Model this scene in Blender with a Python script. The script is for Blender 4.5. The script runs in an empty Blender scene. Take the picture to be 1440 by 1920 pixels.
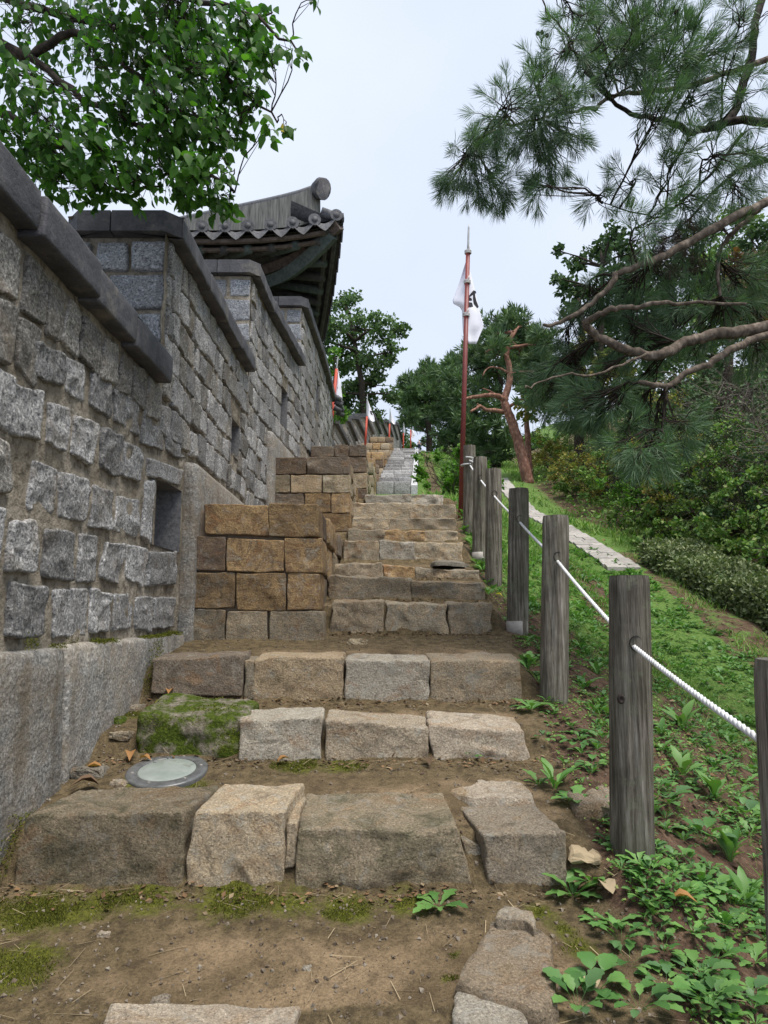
import bpy, math, random
import numpy as np
from mathutils import Vector, Matrix
R = math.radians
random.seed(7); rng = np.random.default_rng(11)
SC = bpy.context.scene
COL = SC.collection

# ---------------------------------------------------------------- camera, sky, sun, exposure
FPX, PITCH = 1300.0, R(8.3)
cam_d = bpy.data.cameras.new('camera'); cam = bpy.data.objects.new('camera', cam_d); COL.objects.link(cam)
cam.location = (0, 0, 0); cam.rotation_euler = (R(90) + PITCH, 0, 0)
cam_d.sensor_fit = 'VERTICAL'; cam_d.sensor_height = 24; cam_d.lens = 24 * FPX / 1920
cam_d.clip_start = .05; cam_d.clip_end = 2000
SC.camera = cam
SUN_EL, SUN_AZ = R(68), R(135)          # azimuth measured from +Y towards +X
w = bpy.data.worlds.new('World'); SC.world = w; w.use_nodes = True
nt = w.node_tree; nt.nodes.clear()
wo = nt.nodes.new('ShaderNodeOutputWorld'); bg = nt.nodes.new('ShaderNodeBackground'); sky = nt.nodes.new('ShaderNodeTexSky')
sky.sky_type = 'NISHITA'; sky.sun_disc = False; sky.sun_elevation = SUN_EL; sky.sun_rotation = SUN_AZ
sky.air_density = 1.2; sky.dust_density = 4.0
SKY_STRENGTH = 0.1
mixs = nt.nodes.new('ShaderNodeMix'); mixs.data_type = 'RGBA'; mixs.inputs[0].default_value = .90   # closed cloud deck over the blue
tcw = nt.nodes.new('ShaderNodeTexCoord'); nzw = nt.nodes.new('ShaderNodeTexNoise'); nzw.inputs['Scale'].default_value = 2.2; nzw.inputs['Detail'].default_value = 4
rpw = nt.nodes.new('ShaderNodeValToRGB')
rpw.color_ramp.elements[0].position = .3; rpw.color_ramp.elements[0].color = (4.65, 5.25, 6.45, 1)
rpw.color_ramp.elements[1].position = .7; rpw.color_ramp.elements[1].color = (5.7, 6.2, 7.1, 1)
nt.links.new(tcw.outputs['Generated'], nzw.inputs['Vector']); nt.links.new(nzw.outputs[0], rpw.inputs[0])
nt.links.new(sky.outputs[0], mixs.inputs[6]); nt.links.new(rpw.outputs[0], mixs.inputs[7])
nt.links.new(mixs.outputs[2], bg.inputs[0]); bg.inputs[1].default_value = SKY_STRENGTH
nt.links.new(bg.outputs[0], wo.inputs[0])
sun_d = bpy.data.lights.new('sun', 'SUN'); sun_d.energy = 3.1; sun_d.angle = R(26); sun_d.color = (1, .95, .88)
sun = bpy.data.objects.new('sun', sun_d); COL.objects.link(sun)
sd = Vector((math.sin(SUN_AZ) * math.cos(SUN_EL), math.cos(SUN_AZ) * math.cos(SUN_EL), math.sin(SUN_EL)))
sun.rotation_euler = sd.to_track_quat('Z', 'Y').to_euler(); sun.location = (4, -6, 12)
vs = SC.view_settings; vs.view_transform = 'Standard'; vs.look = 'None'; vs.exposure = 0.70; vs.gamma = 1; vs.use_curve_mapping = False
SC.cycles.max_bounces = 6; SC.cycles.diffuse_bounces = 3; SC.cycles.transmission_bounces = 3; SC.cycles.transparent_max_bounces = 4

# ---------------------------------------------------------------- surveying: a pixel of the photograph to a point at a known distance
CT, ST = math.cos(PITCH), math.sin(PITCH)
def ray(px, py):
    u = (px - 720) / FPX; v = (960 - py) / FPX
    return u, CT - v * ST, ST + v * CT
def onY(px, py, Y):
    x, y, z = ray(px, py); k = Y / y; return Vector((x * k, Y, z * k))
def onX(px, py, X):
    x, y, z = ray(px, py); k = X / x; return Vector((X, y * k, z * k))

# ---------------------------------------------------------------- helpers
def vnoise(P, seed=0):
    P = np.asarray(P, float) + seed * 17.31
    i = np.floor(P).astype(np.int64); f = P - i; f = f * f * (3 - 2 * f)
    def h(a, b, c):
        n = (a * 374761393 + b * 668265263 + c * 2147483647 + seed * 144665) & 0x7fffffff
        n = ((n ^ (n >> 13)) * 1274126177) & 0x7fffffff
        n = n ^ (n >> 16)
        return (n & 0xffff) / 65535.0
    x, y, z = i[:, 0], i[:, 1], i[:, 2]; fx, fy, fz = f[:, 0], f[:, 1], f[:, 2]
    def lx(b, c): return h(x, b, c) * (1 - fx) + h(x + 1, b, c) * fx
    return ((lx(y, z) * (1 - fy) + lx(y + 1, z) * fy) * (1 - fz) + (lx(y, z + 1) * (1 - fy) + lx(y + 1, z + 1) * fy) * fz) * 2 - 1
def fbm(P, seed=0, o=3):
    P = np.asarray(P, float); r = 0; a = 1.
    for k in range(o): r = r + a * vnoise(P * 2 ** k, seed + k); a *= .5
    return r
def mesh_np(name, V, F, mats, smooth=True, matidx=None):
    """V (n,3), F (m,k) of constant k"""
    me = bpy.data.meshes.new(name); V = np.asarray(V, np.float32); F = np.asarray(F, np.int32)
    m, k = F.shape
    me.vertices.add(len(V)); me.vertices.foreach_set('co', V.ravel())
    me.loops.add(m * k); me.loops.foreach_set('vertex_index', F.ravel())
    me.polygons.add(m); me.polygons.foreach_set('loop_start', np.arange(0, m * k, k, dtype=np.int32))
    me.polygons.foreach_set('loop_total', np.full(m, k, np.int32))
    me.polygons.foreach_set('use_smooth', np.full(m, smooth, bool))
    for x in (mats if isinstance(mats, (list, tuple)) else [mats]): me.materials.append(x)
    if matidx is not None: me.polygons.foreach_set('material_index', np.asarray(matidx, np.int32))
    me.update(calc_edges=True); me.validate()
    return me
class MB:
    """collects verts and polygons"""
    def __init__(s): s.V = []; s.F = []; s.n = 0
    def add(s, V, F):
        V = [tuple(v) for v in V]; s.V += V; s.F += [tuple(i + s.n for i in f) for f in F]; s.n += len(V)
    def mesh(s, name, mat, smooth=False):
        me = bpy.data.meshes.new(name); me.from_pydata(s.V, [], s.F)
        for x in (mat if isinstance(mat, (list, tuple)) else [mat]): me.materials.append(x)
        if smooth: me.polygons.foreach_set('use_smooth', [True] * len(me.polygons))
        me.update(); return me
def link(name, me, parent=None, kind=None):
    o = bpy.data.objects.new(name, me); COL.objects.link(o)
    if parent is not None:
        o.parent = parent
        o.matrix_parent_inverse = Matrix.Translation(-parent.location) if parent.type == 'EMPTY' else Matrix.Identity(4)
    if kind: o['kind'] = kind
    return o
def tag(o, label, cat, group=None):
    o['label'] = label; o['category'] = cat
    if group: o['group'] = group
    return o
def thing(name, loc, label, cat, group=None):
    o = bpy.data.objects.new(name, None); COL.objects.link(o); o.location = loc; o.empty_display_size = .1
    return tag(o, label, cat, group)
def hexa(P):
    """8 corners: bottom 4 (ccw) then top 4"""
    return P, [(3, 2, 1, 0), (4, 5, 6, 7), (0, 1, 5, 4), (1, 2, 6, 5), (2, 3, 7, 6), (3, 0, 4, 7)]
def box(x0, x1, y0, y1, z0, z1):
    return hexa([(x0, y0, z0), (x1, y0, z0), (x1, y1, z0), (x0, y1, z0), (x0, y0, z1), (x1, y0, z1), (x1, y1, z1), (x0, y1, z1)])
def tube(pts, rad, n=6, cap=True):
    """tapered tube along points"""
    pts = [Vector(p) for p in pts]; m = len(pts)
    rad = [rad] * m if isinstance(rad, (int, float)) else rad
    V = []; F = []; up = Vector((.13, .21, .97))
    for i, p in enumerate(pts):
        d = (pts[min(i + 1, m - 1)] - pts[max(i - 1, 0)])
        if d.length < 1e-9: d = Vector((0, 0, 1))
        d.normalize(); a = d.cross(up)
        if a.length < .05: a = d.cross(Vector((1, 0, 0)))
        a.normalize(); b = d.cross(a); up = -b if False else up
        for k in range(n):
            t = 2 * math.pi * k / n; V.append(p + (a * math.cos(t) + b * math.sin(t)) * rad[i])
    for i in range(m - 1):
        for k in range(n):
            k2 = (k + 1) % n; F.append((i * n + k, i * n + k2, (i + 1) * n + k2, (i + 1) * n + k))
    if cap: F.append(tuple(range(n - 1, -1, -1))); F.append(tuple((m - 1) * n + k for k in range(n)))
    return V, F
def smooth_path(pts, sub=4, jit=0.):
    pts = [Vector(p) for p in pts]; out = []
    for i in range(len(pts) - 1):
        p0 = pts[max(i - 1, 0)]; p1 = pts[i]; p2 = pts[i + 1]; p3 = pts[min(i + 2, len(pts) - 1)]
        for k in range(sub):
            t = k / sub; t2 = t * t; t3 = t2 * t
            q = .5 * ((2 * p1) + (p2 - p0) * t + (2 * p0 - 5 * p1 + 4 * p2 - p3) * t2 + (3 * p1 - p0 - 3 * p2 + p3) * t3)
            if jit: q = q + Vector((random.gauss(0, jit), random.gauss(0, jit), random.gauss(0, jit)))
            out.append(q)
    out.append(pts[-1]); return out

# ---------------------------------------------------------------- materials
class Mat:
    def __init__(s, name, rough=.9, spec=.25):
        s.m = bpy.data.materials.new(name); s.m.use_nodes = True; s.nt = s.m.node_tree
        s.b = s.nt.nodes['Principled BSDF']; s.b.inputs['Roughness'].default_value = rough
        s.b.inputs['Specular IOR Level'].default_value = spec
        tc = s.N('ShaderNodeTexCoord'); s.obj = tc.outputs['Object']
        oi = s.N('ShaderNodeObjectInfo'); s.rand = oi.outputs['Random']
        cb = s.N('ShaderNodeCombineXYZ')
        for k, f in enumerate((37., 53., 71.)):
            mm = s.math('MULTIPLY', s.rand, f); s.L(mm, cb.inputs[k])
        va = s.N('ShaderNodeVectorMath'); va.operation = 'ADD'; s.L(s.obj, va.inputs[0]); s.L(cb.outputs[0], va.inputs[1]); s.vec = va.outputs[0]
    def N(s, t): return s.nt.nodes.new(t)
    def L(s, a, b): s.nt.links.new(a, b)
    def math(s, op, a, b=None, clamp=False):
        n = s.N('ShaderNodeMath'); n.operation = op; n.use_clamp = clamp
        for i, x in enumerate((a, b)):
            if x is None: continue
            if isinstance(x, (int, float)): n.inputs[i].default_value = x
            else: s.L(x, n.inputs[i])
        return n.outputs[0]
    def scaled(s, vec, sc):
        n = s.N('ShaderNodeVectorMath'); n.operation = 'MULTIPLY'; s.L(vec, n.inputs[0]); n.inputs[1].default_value = sc; return n.outputs[0]
    def noise(s, scale, detail=4, rough=.55, vec=None, dist=0.):
        n = s.N('ShaderNodeTexNoise'); n.inputs['Scale'].default_value = scale; n.inputs['Detail'].default_value = detail
        n.inputs['Roughness'].default_value = rough; n.inputs['Distortion'].default_value = dist
        s.L(vec or s.vec, n.inputs['Vector']); return n.outputs[0]
    def voro(s, scale, vec=None, feat='F1', out='Distance'):
        n = s.N('ShaderNodeTexVoronoi'); n.feature = feat; n.inputs['Scale'].default_value = scale; s.L(vec or s.vec, n.inputs['Vector']); return n.outputs[out]
    def ramp(s, fac, stops):
        n = s.N('ShaderNodeValToRGB'); e = n.color_ramp.elements
        while len(e) < len(stops): e.new(.5)
        for el, (p, c) in zip(e, stops):
            el.position = p; el.color = (c, c, c, 1) if isinstance(c, (int, float)) else (*c, 1)
        s.L(fac, n.inputs[0]); return n.outputs[0]
    def mix(s, fac, a, b, mode='MIX'):
        n = s.N('ShaderNodeMix'); n.data_type = 'RGBA'; n.blend_type = mode
        for i, x in ((0, fac), (6, a), (7, b)):
            if isinstance(x, (int, float)): n.inputs[i].default_value = x
            elif isinstance(x, tuple): n.inputs[i].default_value = (*x, 1)
            else: s.L(x, n.inputs[i])
        return n.outputs[2]
    def attr(s, name):
        n = s.N('ShaderNodeAttribute'); n.attribute_name = name; return n.outputs['Fac']
    def bump(s, *hs):
        prev = None
        for h, st, dist in hs:
            n = s.N('ShaderNodeBump'); n.inputs['Strength'].default_value = st; n.inputs['Distance'].default_value = dist
            s.L(h, n.inputs['Height'])
            if prev is not None: s.L(prev, n.inputs['Normal'])
            prev = n.outputs[0]
        s.L(prev, s.b.inputs['Normal'])
    def col(s, c):
        if isinstance(c, tuple): s.b.inputs['Base Color'].default_value = (*c, 1)
        else: s.L(c, s.b.inputs['Base Color'])
        return s.m
def granite(name, dark=(.05, .051, .055), mid=(.255, .255, .255), light=(.56, .55, .53), stain=(.17, .135, .095), var=.45, dirt=.5, spk=1., streak=0.):
    m = Mat(name, .85, .3)
    sp = m.noise(62 * spk, 3, .75); c = m.ramp(sp, [(.37, dark), (.45, mid), (.53, mid), (.62, light)])
    big = m.noise(9, 4, .6); c = m.mix(m.ramp(big, [(.35, .75), (.62, 0.)]), c, m.mix(.55, c, (.07, .068, .065)))
    st = m.noise(4.5, 5, .65, dist=.6); c = m.mix(m.ramp(st, [(.5, 0.), (.72, dirt)]), c, stain)
    if streak:
        c = m.mix(m.ramp(m.noise(7, 5, .7, vec=m.scaled(m.vec, (1., 1., .12))), [(.50, 0.), (.66, streak)]), c, (.085, .075, .06)); c = m.mix(m.ramp(m.noise(2.3, 5, .7), [(.45, 0.), (.66, .5)]), c, (.22, .165, .10))
    c = m.mix(1., c, m.ramp(m.rand, [(0, 1 - var), (1, 1.0 + var * .5)]), 'MULTIPLY')
    m.bump((big, .5, .03), (m.noise(38, 4, .6), .55, .012), (sp, .35, .004)); return m.col(c)
M = {}
M['granite'] = granite('wall_granite')
M['granite_stained'] = granite('stained_wall_granite', mid=(.20, .19, .172), light=(.44, .42, .38), dark=(.045, .042, .038), dirt=.75)
M['granite_end'] = granite('end_granite', mid=(.23, .245, .27), light=(.45, .46, .48), dirt=.2, var=.25)
M['plinth'] = granite('plinth_granite', mid=(.23, .225, .21), light=(.43, .42, .39), dark=(.08, .08, .08), var=.2, dirt=.6, streak=.6)
M['granite_far'] = granite('far_granite', mid=(.26, .258, .25), light=(.42, .41, .40), dark=(.12, .12, .12), var=.3, spk=.35)
M['stair_granite'] = granite('stair_granite', mid=(.36, .355, .35), light=(.52, .51, .5), dark=(.18, .18, .18), var=.5, spk=.4, dirt=.3)
M['kerb'] = granite('kerb_granite', mid=(.47, .475, .49), light=(.6, .6, .61), dark=(.28, .28, .29), var=.15, spk=.5, dirt=.15)
def rusty(name, cols, var=.35, rough=.9, lichen=.35, fine=105):
    m = Mat(name, rough, .25)
    a = m.noise(4.5, 6, .65, dist=1.2); c = m.ramp(a, [(.32, cols[0]), (.42, cols[1]), (.50, cols[2]), (.58, cols[1]), (.68, cols[3])])
    c = m.mix(m.ramp(m.math('FRACT', m.math('MULTIPLY', m.rand, 7.3)), [(.45, 0.), (1., .6)]), c, cols[3])
    rs = m.noise(3.3, 6, .7, dist=.8, vec=m.scaled(m.vec, (1., 1., 1.6))); c = m.mix(m.ramp(rs, [(.55, 0.), (.64, .45)]), c, (.30, .17, .08))
    sp = m.noise(fine, 4, .75); c = m.mix(.85, c, m.ramp(sp, [(.34, .28), (.45, .9), (.55, 1.05), (.66, 1.75)]), 'MULTIPLY')
    li = m.noise(10, 5, .75, dist=.5); c = m.mix(m.ramp(li, [(.55, 0.), (.62, lichen), (.75, lichen * 1.3)]), c, (.40, .385, .335))
    dk = m.noise(6, 6, .75, dist=.6); c = m.mix(m.ramp(dk, [(.33, .6), (.44, 0.)]), c, (.075, .065, .048))
    c = m.mix(1., c, m.ramp(m.rand, [(0, 1 - var), (1, 1 + var * .6)]), 'MULTIPLY')
    lay = m.noise(26, 5, .7, vec=m.scaled(m.vec, (.35, .5, 1.6)))
    m.bump((m.noise(9, 6, .72, dist=.6), .9, .05), (lay, .6, .02), (m.noise(45, 5, .75), 1., .018), (sp, .9, .008)); return m.col(c)
M['rust'] = rusty('rust_stained_stone', [(.35, .185, .08), (.26, .17, .095), (.42, .285, .14), (.37, .315, .23)])
M['rust_dark'] = rusty('dark_brown_stone', [(.20, .12, .075), (.16, .115, .085), (.21, .15, .095), (.2, .175, .14)])
M['step'] = rusty('step_stone', [(.31, .215, .13), (.40, .32, .215), (.34, .295, .22), (.50, .39, .26)], lichen=.5)
M['step_green'] = rusty('step_stone_greenish', [(.155, .14, .085), (.28, .235, .155), (.37, .30, .205), (.43, .31, .19)], lichen=.4)
M['step_grey'] = rusty('step_stone_grey', [(.30, .25, .19), (.33, .295, .235), (.37, .335, .275), (.35, .26, .16)], lichen=.55)
M['slab'] = rusty('flat_slab_stone', [(.34, .26, .18), (.35, .29, .22), (.41, .35, .27), (.32, .24, .15)], lichen=.45)
def mossy():
    m = Mat('mossy_stone', .95, .1); a = m.noise(9, 5, .65)
    st = m.ramp(m.noise(30, 4), [(.3, (.1, .085, .06)), (.7, (.26, .235, .19))])
    g = m.ramp(m.noise(60, 4, .7), [(.3, (.025, .036, .006)), (.5, (.055, .08, .012)), (.72, (.11, .145, .02))])
    m.bump((m.noise(70, 4, .7), .9, .02)); return m.col(m.mix(m.ramp(a, [(.47, 1.), (.60, 0.)]), st, g))
M['mossy'] = mossy()
def mortar():
    m = Mat('lime_mortar', .95, .1); a = m.noise(3.2, 5, .65)
    c = m.ramp(a, [(.32, (.145, .122, .092)), (.5, (.25, .22, .175)), (.68, (.35, .315, .265))])
    c = m.mix(m.ramp(m.noise(17, 5, .7), [(.38, .7), (.52, 0.)]), c, (.09, .078, .06))
    m.bump((m.noise(22, 5, .65), .8, .03), (m.noise(110, 3, .7), .4, .006)); return m.col(c)
M['mortar'] = mortar()
def simple(name, a, b, sc=8, rough=.85, bumpd=.01, bsc=None, detail=5, stretch=None, spec=.25, var=.0):
    m = Mat(name, rough, spec); v = m.scaled(m.vec, stretch) if stretch else m.vec
    f = m.noise(sc, detail, .62, vec=v); c = m.ramp(f, [(.3, a), (.7, b)])
    if var: c = m.mix(1., c, m.ramp(m.rand, [(0, 1 - var), (1, 1 + var)]), 'MULTIPLY')
    if bumpd: m.bump((m.noise(bsc or sc * 3, 4, .65, vec=v), .6, bumpd))
    return m.col(c)
def coping():
    m = Mat('dark_coping_slate', .72, .4); a = m.noise(5, 5, .65); c = m.ramp(a, [(.3, (.032, .032, .038)), (.52, (.062, .062, .07)), (.75, (.13, .125, .125))])
    c = m.mix(m.ramp(m.noise(2.2, 5, .7), [(.56, 0.), (.7, .55)]), c, (.21, .19, .155))
    c = m.mix(.5, c, m.ramp(m.noise(60, 3, .7), [(.3, .6), (.7, 1.3)]), 'MULTIPLY')
    m.bump((m.noise(18, 5, .7), .6, .015), (m.noise(90, 3), .3, .004)); return m.col(c)
M['coping'] = coping()
M['capmortar'] = simple('cap_mortar', (.24, .225, .19), (.43, .40, .33), 9, .95, .02)
M['void'] = simple('deep_recess_stone', (.09, .09, .095), (.2, .2, .205), 30, .95, .01)
def wood():
    m = Mat('weathered_post_wood', .88, .2); v = m.scaled(m.vec, (1., 1., .05)); f = m.noise(55, 5, .7, vec=v)
    c = m.ramp(f, [(.30, (.022, .019, .016)), (.42, (.09, .077, .062)), (.55, (.19, .17, .142)), (.72, (.37, .35, .31))])
    c = m.mix(m.ramp(m.noise(3.2, 4, .6), [(.42, 0.), (.68, .55)]), c, (.075, .075, .048))
    c = m.mix(m.ramp(m.noise(5, 3), [(.5, 0.), (.75, .5)]), c, (.035, .03, .026))
    c = m.mix(m.ramp(m.noise(9, 5, .75), [(.55, 0.), (.66, .5)]), c, (.17, .18, .125)); c = m.mix(1., c, m.ramp(m.rand, [(0, .72), (1, 1.3)]), 'MULTIPLY')
    m.bump((f, 1., .012), (m.noise(14, 5, .7, vec=v), .9, .018)); return m.col(c)
M['wood'] = wood()
M['endgrain'] = simple('post_end_grain', (.06, .055, .047), (.15, .14, .12), 40)
M['hole'] = simple('rope_hole_painted_shade', (.012, .01, .009), (.03, .025, .02), 20)  # near-black colour stands for the shade inside a rope hole
M['rope'] = simple('white_rope', (.40, .40, .39), (.70, .71, .72), 9, .8, .002, spec=.3)
M['steel'] = simple('steel_sleeve', (.22, .205, .185), (.40, .375, .34), 14, .5, 0)
M['bezel'] = simple('light_bezel_metal', (.06, .062, .065), (.13, .135, .135), 25, .35, .001, spec=.5)
M['lens'] = simple('frosted_lens', (.19, .22, .20), (.27, .30, .28), 12, .3, 0, spec=.5)
M['redpole'] = simple('red_painted_pole', (.13, .024, .022), (.20, .038, .032), 7, .5, .001, spec=.4)
M['redpole_far'] = simple('orange_red_pole', (.36, .05, .03), (.46, .075, .04), 7, .5, 0)
M['spear'] = simple('spearhead_metal', (.25, .26, .26), (.42, .43, .43), 12, .45, 0, spec=.5)
M['cord'] = simple('tie_cord', (.45, .43, .42), (.65, .63, .62), 40, .9, 0)
M['flag'] = simple('white_flag_cloth', (.70, .70, .78), (.80, .80, .86), 4, .9, .002)
M['ink'] = simple('black_flag_print', (.02, .02, .025), (.035, .035, .04), 9, .9, 0)
M['tile'] = simple('roof_tile_grey', (.045, .046, .05), (.12, .12, .127), 22, .7, .006, var=.25)
M['ridge'] = simple('ridge_plaster', (.07, .068, .062), (.25, .24, .21), 6, .9, .008, stretch=(3., 3., .35))
M['timber'] = simple('dark_weathered_timber', (.025, .027, .027), (.075, .075, .07), 9, .85, .006, stretch=(1, 1, 1))
M['timber_green'] = simple('faded_green_timber', (.035, .05, .048), (.09, .11, .10), 14, .85, .006)
M['timber_brown'] = simple('faded_brown_timber', (.055, .043, .036), (.13, .105, .09), 14, .85, .006)
M['bluewood'] = simple('pale_blue_board', (.22, .28, .34), (.36, .42, .47), 9, .8, 0)
M['yellowwood'] = simple('pale_timber_panel', (.30, .25, .17), (.42, .36, .26), 9, .8, 0)
def bark(name, a, b, c2, sc=18):
    m = Mat(name, .95, .12); v = m.scaled(m.vec, (1, 1, .55)); f = m.noise(sc, 5, .7, vec=v); vo = m.voro(sc * 1.2, v)
    c = m.ramp(f, [(.3, a), (.5, b), (.7, c2)]); c = m.mix(m.ramp(vo, [(.25, 0.), (.6, .6)]), c, a)
    m.bump((vo, .8, .015), (f, .6, .01)); return m.col(c)
M['bark_dark'] = bark('dark_pine_bark', (.018, .015, .014), (.045, .036, .032), (.10, .08, .07))
M['bark_grey'] = bark('grey_brown_pine_bark', (.05, .04, .032), (.15, .118, .092), (.30, .25, .205))
M['bark_red'] = bark('red_pine_bark', (.11, .055, .04), (.30, .16, .115), (.43, .27, .21), 9)
M['bark_brown'] = bark('brown_twig_bark', (.02, .016, .013), (.05, .04, .032), (.09, .075, .06))
M['twig_grey'] = simple('bare_grey_twigs', (.09, .075, .062), (.25, .22, .185), 3, .95, 0)
M['cone'] = simple('pine_cone_scales', (.02, .015, .012), (.06, .045, .035), 60, .95, .01)
def leafmat(name, cols, transl=.35, rough=.55, spec=.3, sc=1.6):
    m = Mat(name, rough, spec)
    ge = m.N('ShaderNodeNewGeometry')
    c = m.ramp(ge.outputs['Random Per Island'], [(i / (len(cols) - 1), x) for i, x in enumerate(cols)])
    c = m.mix(1., c, m.ramp(m.noise(sc, 3), [(.3, .72), (.7, 1.25)]), 'MULTIPLY')
    m.col(c)
    if transl:
        tr = m.N('ShaderNodeBsdfTranslucent'); cc = m.mix(1., c, (1.1, 1.35, .5), 'MULTIPLY'); m.L(cc, tr.inputs[0])
        mx = m.N('ShaderNodeMixShader'); mx.inputs[0].default_value = transl
        out = m.nt.nodes['Material Output']; m.L(m.b.outputs[0], mx.inputs[1]); m.L(tr.outputs[0], mx.inputs[2]); m.L(mx.outputs[0], out.inputs[0])
    return m.m
M['leaf_tree'] = leafmat('broad_leaf_green', [(.024, .075, .014), (.045, .125, .02), (.075, .175, .028), (.036, .10, .02)], .5)
M['leaf_yellow'] = leafmat('yellowing_leaf', [(.45, .33, .03), (.5, .42, .05)], .3)
M['needle'] = leafmat('pine_needle_green', [(.05, .095, .055), (.08, .145, .078), (.125, .205, .10), (.065, .12, .075)], .25, .5)
M['needle_dead'] = leafmat('dead_needle_brown', [(.05, .035, .028), (.09, .06, .045)], .1)
M['needle_far'] = leafmat('far_pine_green', [(.05, .095, .05), (.085, .145, .065), (.135, .20, .085)], .15, .7, sc=.5)
M['leaf_far'] = leafmat('far_broadleaf_green', [(.05, .095, .045), (.08, .14, .055), (.13, .20, .075)], .25, .7, sc=.5)
M['leaf_darkfar'] = leafmat('dark_wood_green', [(.035, .075, .032), (.058, .11, .042), (.095, .155, .055)], .15, .7, sc=.4)
M['leaf_autumn'] = leafmat('turning_leaf_mix', [(.11, .17, .04), (.20, .22, .05), (.34, .24, .06), (.11, .18, .045)], .25, .7)
M['leaf_rust'] = leafmat('rust_leaf_mix', [(.16, .075, .035), (.13, .08, .04), (.09, .085, .035)], .2, .7)
M['leaf_bright'] = leafmat('bright_shrub_green', [(.05, .13, .015), (.085, .19, .025), (.12, .24, .035)], .35, .6)
M['leaf_shrub'] = leafmat('shrub_green', [(.06, .135, .028), (.10, .20, .042), (.16, .26, .06), (.20, .23, .08)], .25, .65)
M['leaf_hedge'] = leafmat('clipped_hedge_leaf', [(.07, .10, .04), (.14, .18, .075), (.24, .27, .13)], .15, .5)
M['weed'] = leafmat('weed_leaf_green', [(.05, .13, .032), (.085, .20, .048), (.14, .275, .07), (.08, .165, .065)], .25, .5)
M['weed_pale'] = leafmat('weed_leaf_pale', [(.10, .21, .05), (.15, .27, .08)], .25, .5)
M['grass'] = leafmat('slope_grass', [(.075, .17, .03), (.125, .25, .045), (.20, .33, .075), (.25, .28, .10)], .25, .7)
M['moss'] = leafmat('moss_green', [(.045, .055, .008), (.09, .10, .012), (.155, .165, .016)], .2, .9)
M['dryleaf'] = leafmat('dry_fallen_leaf', [(.42, .21, .04), (.33, .17, .06), (.25, .12, .05)], .2, .7)
M['litter'] = leafmat('leaf_litter', [(.12, .07, .035), (.20, .12, .06), (.07, .045, .03), (.26, .2, .12)], .0, .9)
M['straw'] = leafmat('dry_straw', [(.22, .17, .10), (.34, .27, .17), (.12, .085, .05)], .0, .9)
M['pebble'] = leafmat('pebbles', [(.07, .055, .04), (.13, .10, .07), (.22, .19, .15), (.10, .075, .05)], .0, .9)
def ground():
    m = Mat('ground_soil', .95, .15)
    a = m.noise(2.1, 6, .65, vec=m.obj, dist=.4); f = m.noise(90, 4, .75, vec=m.obj); md = m.noise(16, 5, .7, vec=m.obj)
    dirt = m.ramp(a, [(.32, (.07, .05, .028)), (.46, (.14, .102, .058)), (.58, (.225, .163, .098)), (.74, (.29, .215, .135))])
    dirt = m.mix(m.ramp(m.math('ADD', m.attr('trod'), m.math('MULTIPLY', m.math('SUBTRACT', m.noise(3.2, 6, .7, vec=m.obj), .5), 1.6)), [(.30, 1.), (.62, 0.)]), dirt, m.ramp(md, [(.3, (.062, .048, .026)), (.55, (.125, .094, .052)), (.75, (.185, .14, .082))]))
    dirt = m.mix(.8, dirt, m.ramp(f, [(.3, .45), (.5, 1.), (.7, 1.35)]), 'MULTIPLY')
    dirt = m.mix(m.ramp(md, [(.32, .55), (.5, 0.)]), dirt, (.05, .036, .022))
    soil = m.ramp(md, [(.3, (.042, .027, .018)), (.5, (.088, .055, .037)), (.72, (.16, .105, .07))])
    soil = m.mix(.8, soil, m.ramp(f, [(.3, .4), (.5, 1.), (.7, 1.5)]), 'MULTIPLY')
    gcol = m.ramp(m.noise(24, 5, .7, vec=m.obj), [(.3, (.04, .08, .018)), (.5, (.085, .155, .032)), (.72, (.15, .21, .06))])
    mcol = m.ramp(m.noise(55, 4, .7, vec=m.obj), [(.3, (.04, .042, .010)), (.5, (.085, .09, .016)), (.72, (.15, .16, .025))])
    def mask(at, sc, lo, hi): return m.ramp(m.math('ADD', m.attr(at), m.math('MULTIPLY', m.math('SUBTRACT', m.noise(sc, 5, .7, vec=m.obj), .5), 1.5)), [(lo, 0.), (hi, 1.)])
    c = m.mix(mask('slope', 6, .4, .6), dirt, soil)
    c = m.mix(mask('grass', 5, .42, .66), c, gcol)
    c = m.mix(mask('moss', 11, .30, .75), c, mcol)
    m.bump((m.noise(9, 5, .65, vec=m.obj), .6, .04), (md, .5, .02), (f, .9, .012)); return m.col(c)
M['ground'] = ground()
M['paver'] = simple('path_paver', (.22, .205, .185), (.36, .34, .31), 14, .9, .006, var=.15)
M['path'] = simple('paved_path_base', (.20, .15, .11), (.34, .27, .20), 9, .95, .01)

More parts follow.
